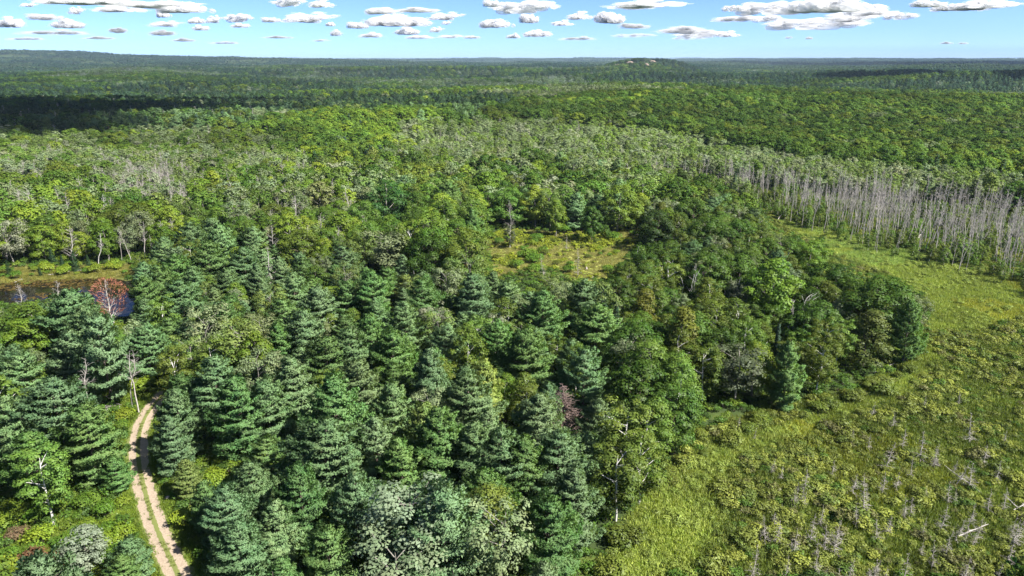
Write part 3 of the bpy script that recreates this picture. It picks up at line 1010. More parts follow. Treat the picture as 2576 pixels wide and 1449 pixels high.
for a_, b_, h_, w_ in (
        (548, 568, 20, 1.0), (610, 622, 19, 1.05), (512, 605, 19, 1), (440, 640, 18, .95), (395, 672, 17, .9), (358, 700, 18, .95), (450, 708, 19, 1.1), (645, 660, 17, .9), (705, 645, 18, .9), (735, 690, 16, .9),
        (160, 732, 19, 1.1), (215, 772, 17, 1.0), (1005, 640, 15, .9), (935, 690, 17, 1), (870, 700, 17, 1), (800, 722, 17, 1), (1010, 762, 18, 1), (940, 792, 18, 1), (880, 832, 18, 1), (985, 838, 18, .95), (820, 852, 18, 1),
        (1190, 692, 19, 1.15), (1243, 682, 14, .8), (1368, 730, 20, 1.15), (1502, 768, 18, 1.1), (1325, 832, 19, 1.1), (1470, 885, 17, .85), (1080, 880, 18, .9), (905, 912, 19, 1), (1182, 948, 19, 1.05), (1215, 900, 17, .9),
        (832, 948, 20, 1.15), (735, 905, 18, .95), (665, 958, 18, 1.05), (530, 900, 19, 1.1), (432, 985, 16, .9), (418, 1045, 9.5, 0.95), (462, 1158, 7, 1.1), (625, 1172, 15, 1.0), (560, 1230, 13, 1), (682, 1262, 13, 1),
        (590, 1320, 13, 1.15), (318, 1362, 6.5, 1.1), (810, 1072, 21, 1.15), (940, 1058, 19, 1.0), (980, 968, 18, .95), (1062, 1018, 18, .95), (1100, 1038, 18, 1.1), (1195, 1075, 19, 1.05), (1350, 990, 17, 1.05), (1262, 1090, 17, .9),
        (1322, 1112, 17, 1), (1402, 1085, 16, .95), (1440, 1185, 15, 1), (1380, 1250, 15, 1), (1110, 1232, 18, .95), (120, 955, 20, 1.25), (40, 900, 18, 1), (285, 1150, 5.5, 1.0), (20, 1010, 18, 1), (300, 1395, 6, 1.1),
        (755, 1180, 16, .9), (890, 1200, 16, .9), (1010, 1110, 17, .9), (700, 820, 17, .95), (760, 780, 17, .95), (1120, 820, 18, 1), (1250, 810, 18, 1), (590, 960, 17, .95), (1060, 700, 16, .9)):
    put('pine', a_, b_ + RNG.uniform(-3, 8), (h_ if h_ < 10 else 2.6 + h_ * 0.60) * RNG.uniform(0.88, 1.1), None, w_ * RNG.uniform(1.1, 1.35))
for a_, b_, h_, k_ in ((1700, 455, 17, 'oak'), (1790, 548, 15, 'oak'), (1860, 552, 14, 'oak'), (1745, 500, 16, 'oak'), (1930, 600, 12, 'oak'), (1860, 640, 14, 'oak'), (1780, 640, 15, 'oak'), (1720, 770, 16, 'cedar'),
                       (1690, 660, 13, 'birch'), (1620, 690, 12, 'birch'), (1560, 660, 9, 'oak'), (1440, 430, 18, 'oak'), (1500, 430, 18, 'oak'), (1340, 440, 17, 'maple'), (1580, 1010, 14, 'birch'), (1640, 1000, 13, 'birch'),
                       (1560, 1110, 13, 'birch'), (1620, 1090, 12, 'birch'), (1780, 860, 13, 'birch'), (1700, 880, 13, 'birch'), (2070, 760, 13, 'oak'), (2120, 800, 11, 'birch'), (1640, 860, 14, 'maple'), (2030, 790, 11, 'oak')):
    put(k_, a_, b_, h_, 'dark green' if k_ == 'oak' else None, 1.1)

# ------------------------------------------------------------------ fill between them, zone by zone
GREYDEAD = [(225, 445), (300, 420), (420, 405), (530, 435), (490, 490), (380, 500), (290, 495)]
ZONES = [
    (GREYDEAD, dict(deadbroad=0.5, aspen=0.5), (10, 14)),
    (PINE_STAND, dict(pine=0.76, birch=0.09, aspen=0.08, maple=0.07), (7.5, 14)),
    (LEFT_FRONT, dict(pine=0.52, maple=0.2, birch=0.14, aspen=0.14), (8, 14)),
    (POND_BACK, dict(maple=0.55, oak=0.18, aspen=0.22, deadbroad=0.05), (11, 17)),
    (PENINSULA, dict(oak=0.42, birch=0.28, maple=0.12, aspen=0.1, cedar=0.04, pine=0.04), (9, 14)),
    (MID_WOOD, dict(oak=0.4, maple=0.28, aspen=0.2, pine=0.08, birch=0.04), (12, 18)),
    (DEADBELT, dict(dead=1.0), (12, 18)),
    (GREYWOOD, dict(aspen=0.82, birch=0.08, maple=0.06, deadbroad=0.04), (8, 13)),
    (GREYLEFT, dict(aspen=0.62, maple=0.22, oak=0.1, deadbroad=0.06), (9, 14)),
    (MAPLERISE, dict(maple=0.75, oak=0.15, spruce=0.06, pine=0.04), (12, 17)),
    (DARKLEFT, dict(pine=0.4, spruce=0.3, oak=0.2, deadcon=0.1), (13, 19)),
    (RIDGE, dict(oak=0.72, maple=0.25, aspen=0.03), (12, 17)),
]
KEYS = ['pine', 'maple', 'oak', 'aspen', 'birch', 'spruce', 'cedar', 'dead', 'deadcon', 'deadbroad']


def classify(x, y, rng):
    """Species and height for ground points, by the zone their crowns fall in."""
    n = len(x)
    g = ground(x, y)
    px, py, _ = project(x, y, g + 9)
    key = np.full(n, -1)
    H = np.zeros(n)
    u = rng.random(n)
    for poly, mix, hr in ZONES:
        m = inpoly(px, py, poly) & (key < 0)
        if not m.any():
            continue
        cum = np.cumsum(list(mix.values()))
        kk = np.array([KEYS.index(k) for k in mix])
        key[m] = kk[np.minimum(np.searchsorted(cum, u[m]), len(kk) - 1)]
        H[m] = rng.uniform(hr[0], hr[1], m.sum())
    pxb_, pyb_, _ = project(x, y, g)
    m = inpoly(pxb_, pyb_, DEADBELT) & (y < 430)
    key[m] = KEYS.index('dead')
    H[m] = (rng.uniform(10, 18, n) * (0.62 + 0.38 * sstep(0.35, 0.6, fbm(x / 16, y / 16, 55))))[m]
    yf_ = np.interp(pxb_, [1600, 1700, 1850, 1915, 2020, 2200, 2330, 2480, 2620, 2800], [455, 470, 505, 535, 580, 640, 665, 705, 760, 820])
    edge_ = 0.12 + 0.88 * sstep(5, 75, yf_ - pyb_ + 30 * (fbm(x / 11, y / 11, 58) - 0.5))
    thin_ = rng.random(n) > edge_ * np.clip(0.18 + 0.32 * sstep(1850, 2500, pxb_) + (fbm(x / 15, y / 24, 57) - 0.5) * 2.2, 0.02, 0.55)
    key[m & thin_ & (rng.random(n) < 0.93)] = 11
    key[m & (key == 11) & (rng.random(n) < 0.22)] = KEYS.index('birch')
    H[m & (key == KEYS.index('birch'))] *= 0.45
    m = key < 0
    # the wide mixed forest: stands of conifer and broadleaf in drifts
    con = fbm(x / 300, y / 220, 31)
    dd = np.hypot(x, y)
    pc_ = np.clip((con - 0.5) * 6 + 0.28 + 0.25 * sstep(1200, 3000, dd), 0.02, 0.9)
    isc = rng.random(n) < pc_
    asp = fbm(x / 200, y / 160, 47) > 0.54
    sel = np.where(isc, np.where(rng.random(n) < 0.7, 0, 5), np.where(asp, 3, np.where(rng.random(n) < 0.5, 1, 2)))
    key[m] = sel[m]
    H[m] = rng.uniform(11, 17, n)[m]
    return key, H, g


def open_ground(x, y, g, H, key):
    """True where a tree would stand on, or hide, ground the photo shows open."""
    bad = np.zeros(len(x), bool)
    for f in (0.0, 0.35, 0.7, 0.97):
        px, py, _d = project(x, y, g + H * f)
        hw = (0.3 if f < 0.9 else 0.1) * H / _d * PW / TH / 2
        for sx_ in (-0.8, 0, 0.8):
            qx = px + sx_ * hw
            bad |= inpoly(qx, py, MARSH) | inpoly(qx, py, CLEARING) | inpoly(qx, py, POND) | inpoly(qx, py, SHORE)
        if f < 0.8:
            for p in VERGE:
                bad |= inpoly(px, py, p)
    px, py, _ = project(x, y, g)
    dead = key == KEYS.index('dead')
    bad[dead] = ~inpoly(px, py, DEADBELT)[dead]
    sap = inpoly(px, py, DEADBELT) & ~dead
    bad[sap] = (key != KEYS.index('birch'))[sap]
    return bad


track_px = [project(q[0], q[1], 0.2)[:2] for q in track_line[::3]]
track_px = np.array([(float(a_), float(b_)) for a_, b_ in track_px])


def hides_track(x, y, g, H):
    bad = dist_track(x, y) < 3.4
    for f in (0.15, 0.35, 0.55, 0.75, 0.95):
        px, py, dp = project(x, y, g + H * f)
        hw = 0.46 * H * (1.12 - f) / (dp * TH * 2) * PW
        for q in track_px:
            if q[1] > 1060:
                bad |= (np.abs(px - q[0]) < hw + 16) & (np.abs(py - q[1]) < 10)
    return bad


rngf = np.random.default_rng(77)
# near field, dart throwing to 430 m
N = 60000
yy = np.sqrt(rngf.uniform(30 ** 2, 430 ** 2, N))
xx = rngf.uniform(-1.0, 1.0, N) * (yy * 0.80 + 35)
kz, Hz, gz_ = classify(xx, yy, rngf)
bad = open_ground(xx, yy, gz_, Hz, kz)
penin = inpoly(*project(xx, yy, gz_ + 9)[:2], PENINSULA)
nearm = yy < 150
prot = []
for t in TREES:
    if t['hand'] and t['key'] != 'bush' and (t['mark'] or t['label'] or t['key'] == 'pine'):
        q = project(t['x'], t['y'], float(ground(t['x'], t['y'])) + t['H'] * 0.72)
        rw = {'pine': 0.26, 'oak': 0.40, 'maple': 0.36, 'aspen': 0.28, 'cedar': 0.3, 'spruce': 0.2}.get(t['key'], 0.2) * t['H'] * t['wide']
        prot.append((float(q[0]), float(q[1]), rw * (0.9 if t['mark'] or t['label'] else 0.5) / float(q[2]) / TH / 2 * PW, t['y']))
for f in (0.3, 0.6, 0.9, 1.0):
    fx_, fy_, fd_ = project(xx, yy, gz_ + Hz * f)
    hw_ = (0.34 if f < 0.8 else 0.12) * Hz * np.where(kz == KEYS.index('dead'), 0.1, 1) / fd_ / TH / 2 * PW
    for (a_, b_, r_, y_) in prot:
        bad |= (np.abs(fx_ - a_) < r_ + hw_ * 0.8) & (np.abs(fy_ - b_) < r_) & (yy < y_)
bad[nearm] |= hides_track(xx[nearm], yy[nearm], gz_[nearm], Hz[nearm])
for i in np.flatnonzero(~bad):
    if kz[i] > 9:
        continue
    k = KEYS[kz[i]]
    r = PACK[k] * Hz[i] / 16 if k not in ('dead',) else rngf.choice([0.4, 0.8, 1.5])
    if not free(xx[i], yy[i], r):
        continue
    occupy(xx[i], yy[i], r)
    w, t = pick_tint(k, rngf) if k in PAL else (None, None)
    if t is not None and k in ('maple', 'oak', 'aspen'):
        t = t * (0.8 + 0.4 * float(vnoise(xx[i] / 45, yy[i] / 45, 61)))
    if t is not None and penin[i]:
        t = t * 0.84
    TREES.append(dict(key=k, x=xx[i], y=yy[i], H=Hz[i], wide=rngf.uniform(0.95, 1.2) * (1.18 if k == 'pine' else 1.0), tint=t, word=w, label=None, variant=None, mark=None, hand=False))

# bushes along the track, pond shore, clearing and forest edge
def add_bush(x, y, H, word, wide=1.0, label=None):
    w, t = pick_tint('bush', rngf, word)
    TREES.append(dict(key='bush', x=x, y=y, H=H, wide=wide, tint=t, word=w, label=label, variant=None, mark=None, hand=False))


NB = 26000
yb = np.sqrt(rngf.uniform(45 ** 2, 330 ** 2, NB))
xb = rngf.uniform(-1, 1, NB) * (yb * 0.78 + 10)
gb = ground(xb, yb)
pxb, pyb, _ = project(xb, yb, gb + 0.8)
inv = np.zeros(NB, bool)
for p in VERGE:
    inv |= inpoly(pxb, pyb, p)
inshore = inpoly(pxb, pyb, [(-80, 655), (330, 640), (345, 680), (-80, 700)])
inclear = inpoly(pxb, pyb, CLEARING)
nearedge = inpoly(pxb, pyb, [(1480, 1449), (1560, 1300), (1640, 1180), (1740, 1080), (1860, 1040), (2000, 1000), (2250, 930), (2340, 870), (2360, 930), (2150, 1020), (1900, 1080), (1740, 1170), (1640, 1290), (1560, 1449)])
dtk = dist_track(xb, yb)
for i in range(NB):
    if inshore[i] and rngf.random() < 0.6:
        continue
    if not (inv[i] or inshore[i] or nearedge[i] or (inclear[i] and rngf.random() < 0.035)):
        continue
    if nearedge[i] and rngf.random() < 0.6:
        continue
    if dtk[i] < 2.9:
        continue
    H = rngf.uniform(0.9, 2.6) if not inclear[i] else rngf.uniform(0.6, 2.4)
    if not free(xb[i], yb[i], 1.0):
        continue
    occupy(xb[i], yb[i], 0.75)
    add_bush(xb[i], yb[i], H, 'olive green' if nearedge[i] else ('bright yellow-green' if rngf.random() < 0.55 else 'fresh green'))

# small dead conifers and snags standing in the marsh shrubs
for (a_, b_, h_) in ((2240, 1115, 5), (2232, 1180, 4.5), (2300, 1150, 4), (2330, 1090, 5.5), (2362, 1125, 4), (2420, 1150, 5), (2455, 1040, 6), (2290, 1245, 4.5), (2395, 1210, 4), (2450, 1265, 5), (2470, 1300, 4),
                    (1960, 1310, 4), (1935, 1298, 5), (2048, 1290, 5.5), (2085, 1320, 4.5), (2112, 1305, 5), (2010, 1215, 3.5), (2022, 1225, 3), (1945, 1150, 3.2), (2200, 1010, 3.5), (2255, 1040, 3), (2150, 1080, 3),
                    (2190, 1095, 3), (2520, 1160, 4), (2535, 1080, 3.2), (2500, 1235, 4), (2550, 1350, 5), (2360, 1360, 4.5), (2290, 1400, 5), (2140, 1400, 4.5), (2060, 1395, 4), (1985, 1400, 4), (1905, 1380, 5), (2210, 1405, 4),
                    (2395, 1330, 5), (2330, 1300, 3.5), (2440, 1400, 4.5), (2540, 1230, 4), (2330, 995, 3), (2420, 985, 3), (1900, 1075, 2.5), (1860, 1045, 3), (2175, 1190, 3), (2100, 1160, 3), (2380, 1275, 4.2), (2560, 1290, 4)):
    put('deadcon', a_, b_, h_, None, RNG.uniform(0.7, 1.2))

for t in list(TREES):
    if not (t['hand'] and t['y'] < 160 and t['key'] in ('pine', 'maple', 'aspen', 'birch')):
        continue
    top = project(t['x'], t['y'], float(ground(t['x'], t['y'])) + t['H'] * 0.985)
    for _ in range(5):
        rr_ = t['H'] * t['wide'] / (2.6 if t['key'] == 'pine' else 3.0)
        g_ = float(ground(t['x'], t['y']))
        hit = float(dist_track(t['x'], t['y'])[0]) < 3.0
        for f in (0.1, 0.3, 0.5, 0.75, 0.95):
            qx, qy, qd = project(t['x'], t['y'], g_ + t['H'] * f)
            hw = rr_ * (1.1 - f) / (float(qd) * TH * 2) * PW
            d_ = np.abs(track_px[:, 1] - float(qy)) < 14
            if d_.any() and (np.abs(track_px[d_, 0] - float(qx)) < hw + 12).any() and float(qy) > 1040:
                hit = True
        if not hit:
            break
        t['H'] *= 0.84
        t['wide'] *= 0.95
        side = 1 if float(top[0]) > np.interp(float(top[1]), track_px[::-1, 1], track_px[::-1, 0]) else -1
        t['x'], t['y'] = at_height(float(top[0]) + side * 9 * (_ + 1), float(top[1]) + 6, t['H'] * 0.985)
    if hit:
        print('dropped', t['key'], t['label'] or '', int(top[0]), int(top[1]))
        if not (t['label'] or t['mark']):
            TREES.remove(t)
for _ in range(70):
    a_, b_ = rngf.uniform(1880, 2570), rngf.uniform(1060, 1440)
    if inpoly(np.array([a_]), np.array([b_]), MARSH)[0] and rngf.random() < 0.35 + 0.65 * (b_ - 1060) / 380:
        put('deadcon', a_, b_, rngf.uniform(2.6, 4.6), None, rngf.uniform(0.7, 1.3))
print('near trees', len(TREES))

# ------------------------------------------------------------------ split: the 300 that show largest of each kind become things, the rest stuff
for t in TREES:
    t['g'] = float(ground(t['x'], t['y']))
    px, py, dp = project(t['x'], t['y'], t['g'] + t['H'] * 0.6)
    t['px'], t['py'], t['dp'] = float(px), float(py), float(dp)
    t['dist'] = math.hypot(t['x'], t['y'])
    t['inview'] = -40 < px < PW + 40 and -40 < py < PH + 90
    t['size'] = t['H'] / max(10.0, t['dp']) * (1.0 if t['inview'] else 0.001)
LIMIT = {'pine': 300, 'maple': 290, 'oak': 290, 'aspen': 290, 'birch': 240, 'spruce': 120, 'cedar': 120, 'dead': 290, 'deadcon': 150, 'deadbroad': 150, 'multistem': 20, 'bush': 290}
THINGS, REST = [], []
for k in LIMIT:
    L = sorted([t for t in TREES if t['key'] == k], key=lambda t: (not t['hand'], -t['size']))
    for i, t in enumerate(L):
        (THINGS if (i < LIMIT[k] and t['inview'] or t['mark'] or t['label']) else REST).append(t)

NAME = {'pine': 'white_pine', 'maple': 'maple_tree', 'oak': 'oak_tree', 'aspen': 'aspen_tree', 'birch': 'birch_tree', 'spruce': 'spruce_tree', 'cedar': 'cedar_tree', 'dead': 'dead_tree',
        'deadcon': 'dead_conifer', 'deadbroad': 'bare_tree', 'multistem': 'dead_birch', 'bush': 'bush'}
NOUN = {'pine': 'white pine', 'maple': 'maple', 'oak': 'oak', 'aspen': 'aspen', 'birch': 'birch', 'spruce': 'spruce', 'cedar': 'cedar', 'dead': 'dead trunk', 'deadcon': 'dead conifer', 'deadbroad': 'bare tree',
        'multistem': 'dead birch', 'bush': 'bush'}
GROUP = {'pine': 'white pines of the near woods', 'maple': 'maples of the woods', 'oak': 'oaks of the woods', 'aspen': 'aspens and poplars of the woods', 'birch': 'birches at the marsh edge', 'spruce': 'spruces in the woods',
         'cedar': 'cedars in the woods', 'dead': 'bare dead trunks', 'deadcon': 'small dead conifers', 'deadbroad': 'bare grey trees', 'multistem': 'bleached dead birch clumps', 'bush': 'bushes along open ground'}
CAT = {'bush': 'bush'}

# ------------------------------------------------------------------ labels
MARKS = [(t['px'], t['py'], t['mark'], t) for t in THINGS if t['mark']]
for a_, b_, w_ in ((300, 1010, 'bright verge'), (252, 1022, 'brush pile'), (345, 1150, 'mid dirt track'), (430, 1400, 'near end of the track'), (385, 1290, 'lower track bend'),
                   (318, 780, 'blue pond corner'), (60, 690, 'grassy pond shore'), (1300, 690, 'left clearing corner'), (1590, 610, 'right clearing end'), (1490, 705, 'stony clearing patch'),
                   (2205, 930, 'white fallen branch'), (1560, 1330, 'near marsh corner'), (1740, 1110, 'marsh inlet'), (1930, 545, 'far marsh corner'), (2325, 560, 'black leaning trunk'),
                   (2460, 1320, 'pale marsh log'), (2410, 1190, 'long leaning log'), (2280, 650, 'middle dead belt'), (2560, 690, 'outer dead belt'), (2000, 480, 'upper dead belt')):
    MARKS.append((a_, b_, w_, None))
MP = np.array([(a_, b_) for a_, b_, _, _ in MARKS])
SECT = ['right of', 'behind-right of', 'behind', 'behind-left of', 'left of', 'front-left of', 'in front of', 'front-right of']
ORD = ['nearest', 'second', 'third', 'fourth', 'fifth', 'sixth', 'seventh', 'eighth', 'ninth', 'tenth', 'eleventh', 'twelfth', 'thirteenth', 'fourteenth', 'fifteenth', 'sixteenth', 'seventeenth', 'eighteenth',
       'nineteenth', 'twentieth'] + ['%dth' % i for i in range(21, 90)]


def size_word(t):
    k, H = t['key'], t['H']
    if k == 'bush':
        return 'low' if H < 1.7 else 'tall'
    if k == 'deadcon':
        return 'tiny' if H < 3.2 else 'small' if H < 4.3 else 'tall'
    if k in ('dead', 'deadbroad'):
        return 'short' if H < 9.5 else 'middling' if H < 11.2 else 'tall' if H < 13 else 'towering'
    return 'small' if H < 10.5 else 'tall' if H > 16 else 'medium'


for t in THINGS:
    tl = 0.075 if t['key'] in ('dead', 'deadcon') else 0.03
    t['rot'] = (RNG.normal() * tl, RNG.normal() * tl, RNG.uniform(0, 6.28))
    rx_, ry_, rz_ = t['rot']
    lx, ly = math.sin(ry_) * math.cos(rx_), -math.sin(rx_)
    sway = lx * math.cos(rz_) - ly * math.sin(rz_)
    t['lean'] = ''
    if t['key'] in ('dead', 'deadcon', 'deadbroad'):
        lim = 0.045 if t['key'] != 'deadbroad' else 0.018
        t['lean'] = 'right-leaning ' if sway > lim else 'left-leaning ' if sway < -lim else 'upright '
cells = {}
for t in THINGS:
    if t['label']:
        continue
    yscale = 1.6
    d2 = (MP[:, 0] - t['px']) ** 2 + ((MP[:, 1] - t['py']) * yscale) ** 2
    for j, mk in enumerate(MARKS):
        if mk[3] is t:
            d2[j] = 1e18
    j = int(np.argmin(d2))
    a_ = math.atan2((MP[j, 1] - t['py']) * yscale, t['px'] - MP[j, 0])
    s = int(round(a_ / (math.pi / 4))) % 8
    colour = {'dead': 'grey', 'deadcon': 'grey', 'deadbroad': 'grey', 'multistem': 'white'}.get(t['key']) or t['word'] or 'green'
    look = '%s %s%s %s' % (size_word(t), t['lean'], colour, NOUN[t['key']])
    cells.setdefault((look, j, s), []).append((d2[j], id(t), t))
for (look, j, s), L in cells.items():
    L.sort()
    where = '%s the %s' % (SECT[s], MARKS[j][2])
    for i, (_, _, t) in enumerate(L):
        if len(L) == 1:
            t['label'] = 'only %s %s' % (look, where)
        elif len(L) <= 14:
            t['label'] = '%s %s %s' % (ORD[i], look, where)
        else:
            # nothing tells these apart: they share one label, and their group
            t['label'] = '%s in the crowd %s' % (look, where)

# ------------------------------------------------------------------ build the things
dead_brown = {}


def build_thing(t):
    k = t['key']
    lod = 0 if t['dist'] < 270 or k in ('dead', 'deadcon', 'deadbroad', 'multistem', 'bush') else 1
    ps = SPEC[(k, lod)]
    v = t['variant'] if t['variant'] is not None else int(RNG.integers(0, len(ps)))
    p = ps[v % len(ps)]
    s = t['H'] / p.H
    sx = s * t['wide']
    rz = RNG.uniform(0, 6.28)
    bare = k in ('dead', 'deadcon', 'deadbroad')
    if p.crown is None or (bare and not t['hand'] and t['size'] < 0.042):
        o = link(bpy.data.objects.new(NAME[k], p.trunk if p.crown is None else p.joint().data))
    else:
        o = link(bpy.data.objects.new(NAME[k], None))
        o.empty_display_size = 0.5
        meshes = [p.trunk, p.crown]
        other = {'brown bare conifer': M_DEADBROWN, 'whitish dead crown': M_DEADWHITE, 'leaning pale snag': M_DEADWHITE}.get(t['mark'])
        if other:
            src = make_dead(833, 8, 150, 'conifer', 0.1) if t['mark'] == 'brown bare conifer' else None
            meshes = [mesh_from(n_, [(g_, other)]) for n_, g_ in zip(('trunk', 'branches'), src)] if src else [me.copy() for me in meshes]
            for me in meshes:
                me.materials[0] = other
        names = ('stem', 'foliage') if k == 'bush' else ('trunk', 'branches') if bare else ('trunk', 'crown')
        for part, me in zip(names, meshes):
            c = link(bpy.data.objects.new(part, me))
            c.parent = o
            if t['tint'] is not None:
                c['tint'] = [float(q) for q in t['tint']]
    if t['mark'] == 'leaning pale snag':
        o.rotation_euler = (0, R(-7), rz)
    o.location = (t['x'], t['y'], t['g'])
    if not (t['mark'] == 'leaning pale snag'):
        o.rotation_euler = t['rot']
    o.scale = (sx, sx, s)
    tag(o, t['label'], CAT.get(k, 'tree'), GROUP[k])
    t['obj'] = o
    return o


for t in THINGS:
    build_thing(t)

# russet twigs on the dead tree by the pond
rus = next(t for t in THINGS if t['mark'] == 'russet dead tree')
rr = np.random.default_rng(5)
tg_ = Geo()
n_ = 900
zz = rr.uniform(0.3, 1.0, n_)
az = rr.uniform(0, 6.28, n_)
rad_ = 3.6 * np.sin(np.clip((zz - 0.2) / 0.8 * 2.9, 0, 3.1)) ** 0.8 * np.sqrt(rr.uniform(0.3, 1, n_))
pp = np.stack([rad_ * np.cos(az), rad_ * np.sin(az), zz * 13], 1)
spikes(tg_, pp, unit(np.stack([np.cos(az), np.sin(az), np.full(n_, 1.1)], 1)) + rr.normal(size=(n_, 3)) * 0.3, rr.uniform(0.5, 1.1, n_), 0.11, rr)
c = link(bpy.data.objects.new('russet_twigs', mesh_from('russet_twigs', [(tg_, M_LEAF)])))
c.parent = rus['obj']
c['tint'] = [0.34, 0.14, 0.085]

# ------------------------------------------------------------------ stuff: instanced points, one object per kind of cover
def scatter(name, label, cat, x, y, z, rotz, scale, tint, idx, protos, flat=1.0):
    me = bpy.data.meshes.new(name)
    n = len(x)
    me.vertices.add(n)
    me.vertices.foreach_set('co', np.stack([x, y, z], 1).astype(np.float32).ravel())
    a1 = me.attributes.new('turn', 'FLOAT_VECTOR', 'POINT')
    a1.data.foreach_set('vector', np.stack([0 * x, 0 * x, rotz], 1).astype(np.float32).ravel())
    a2 = me.attributes.new('size', 'FLOAT_VECTOR', 'POINT')
    scale = np.asarray(scale)
    if scale.ndim == 1:
        scale = np.stack([scale, scale, scale * flat], 1)
    a2.data.foreach_set('vector', scale.astype(np.float32).ravel())
    a3 = me.attributes.new('tint', 'FLOAT_VECTOR', 'POINT')
    a3.data.foreach_set('vector', np.asarray(tint).astype(np.float32).ravel())
    a4 = me.attributes.new('pick', 'INT', 'POINT')
    a4.data.foreach_set('value', np.asarray(idx).astype(np.int32))
    coll = bpy.data.collections.new(name + '_sources')
    for i, p in enumerate(protos):
        ob = p.joint()
        # the collection is read in name order
        ob = ob if ob.name.startswith('s%03d' % i) else bpy.data.objects.new('s%03d_%s' % (i, name), ob.data)
        coll.objects.link(ob)
    o = link(bpy.data.objects.new(name, me))
    ng = bpy.data.node_groups.new(name, 'GeometryNodeTree')
    ng.interface.new_socket('Geometry', in_out='INPUT', socket_type='NodeSocketGeometry')
    ng.interface.new_socket('Geometry', in_out='OUTPUT', socket_type='NodeSocketGeometry')
    gi, go = ng.nodes.new('NodeGroupInput'), ng.nodes.new('NodeGroupOutput')
    iop = ng.nodes.new('GeometryNodeInstanceOnPoints')
    ci = ng.nodes.new('GeometryNodeCollectionInfo')
    ci.inputs['Collection'].default_value = coll
    ci.inputs['Separate Children'].default_value = True
    ci.inputs['Reset Children'].default_value = True
    ng.links.new(gi.outputs[0], iop.inputs['Points'])
    ng.links.new(ci.outputs[0], iop.inputs['Instance'])
    iop.inputs['Pick Instance'].default_value = True

    def attr(nm, typ):
        na = ng.nodes.new('GeometryNodeInputNamedAttribute')
        na.data_type = typ
        na.inputs['Name'].default_value = nm
        return na.outputs['Attribute']
    e2r = ng.nodes.new('FunctionNodeEulerToRotation')
    ng.links.new(attr('turn', 'FLOAT_VECTOR'), e2r.inputs[0])
    ng.links.new(e2r.outputs[0], iop.inputs['Rotation'])
    ng.links.new(attr('size', 'FLOAT_VECTOR'), iop.inputs['Scale'])
    ng.links.new(attr('pick', 'INT'), iop.inputs['Instance Index'])
    ng.links.new(iop.outputs[0], go.inputs[0])
    md = o.modifiers.new('scatter', 'NODES')
    md.node_group = ng
    tag(o, label, cat, kind='stuff')
    return o


STUFF = {'pine': ('pine_woods', 'mass of white pines filling the woods beyond the near stand'), 'maple': ('maple_woods', 'mass of bright maples behind the near trees'),
         'oak': ('oak_woods', 'mass of dark oaks behind the near trees'), 'aspen': ('aspen_woods', 'mass of pale aspens in the flat wood beyond'),
         'birch': ('birch_woods', 'mass of birches mixed into the woods'), 'spruce': ('spruce_woods', 'mass of spruces mixed into the woods'), 'cedar': ('cedar_woods', 'mass of cedars mixed into the woods'),
         'dead': ('dead_trunks', 'mass of bare grey trunks deep in the dead belt'), 'deadcon': ('dead_conifers', 'remaining small dead conifers scattered about'), 'deadbroad': ('bare_trees', 'remaining bare grey trees in the woods'),
         'bush': ('undergrowth', 'bushes filling gaps along the forest edge'), 'multistem': ('dead_birches', 'dead birch clumps')}

# middle and far single trees join the rest, by kind
rm = np.random.default_rng(99)
mid = []
for (y0, y1, spc) in ((430, 900, 8.8), (900, 1700, 11.0), (1700, 2600, 13.5), (2600, 3900, 18.0)):
    gy_ = np.arange(y0, y1, spc * 0.87)
    for r_, yv in enumerate(gy_):
        wv = yv * 0.80 + 40
        xv = np.arange(-wv, wv, spc) + (r_ % 2) * spc / 2
        mid.append(np.stack([xv + rm.uniform(-.42, .42, len(xv)) * spc, yv + rm.uniform(-.42, .42, len(xv)) * spc], 1))
mid = np.concatenate(mid)
mx_, my_ = mid[:, 0], mid[:, 1]
mk, mh, mg = classify(mx_, my_, rm)
badm = open_ground(mx_, my_, mg, mh, mk) & (my_ < 600)
def ray_ground(px, py, tmax=12000):
    u = (px / PW * 2 - 1) * TH
    v = (1 - py / PH * 2) * TV
    d = np.array([u, cp + v * sp, -sp + v * cp])
    t = np.linspace(40, tmax, 24000)
    zz = CAM_H + d[2] * t
    gg_ = ground(d[0] * t, d[1] * t)
    i = int(np.argmax(zz <= gg_))
    return d[0] * t[i], d[1] * t[i], float(gg_[i])


# bare granite shelves on the far hill
px_, py_, _ = project(mx_, my_, mg)
ROCKS_PX = [((1555, 165), 28, 5), ((1585, 158), 20, 4), ((1640, 155), 18, 3), ((1625, 163), 12, 3), ((1510, 163), 10, 3)]
for (c_, w_, h_) in ROCKS_PX:
    xr_, yr_, _ = ray_ground(c_[0], c_[1])
    badm |= (np.abs(mx_ - xr_) < w_ * yr_ * TH * 2 / PW * 0.62) & (my_ > yr_ - 95) & (my_ < yr_ + 35)
keep = ~badm
mx_, my_, mk, mh, mg = mx_[keep], my_[keep], mk[keep], mh[keep], mg[keep]
md_ = np.hypot(mx_, my_)
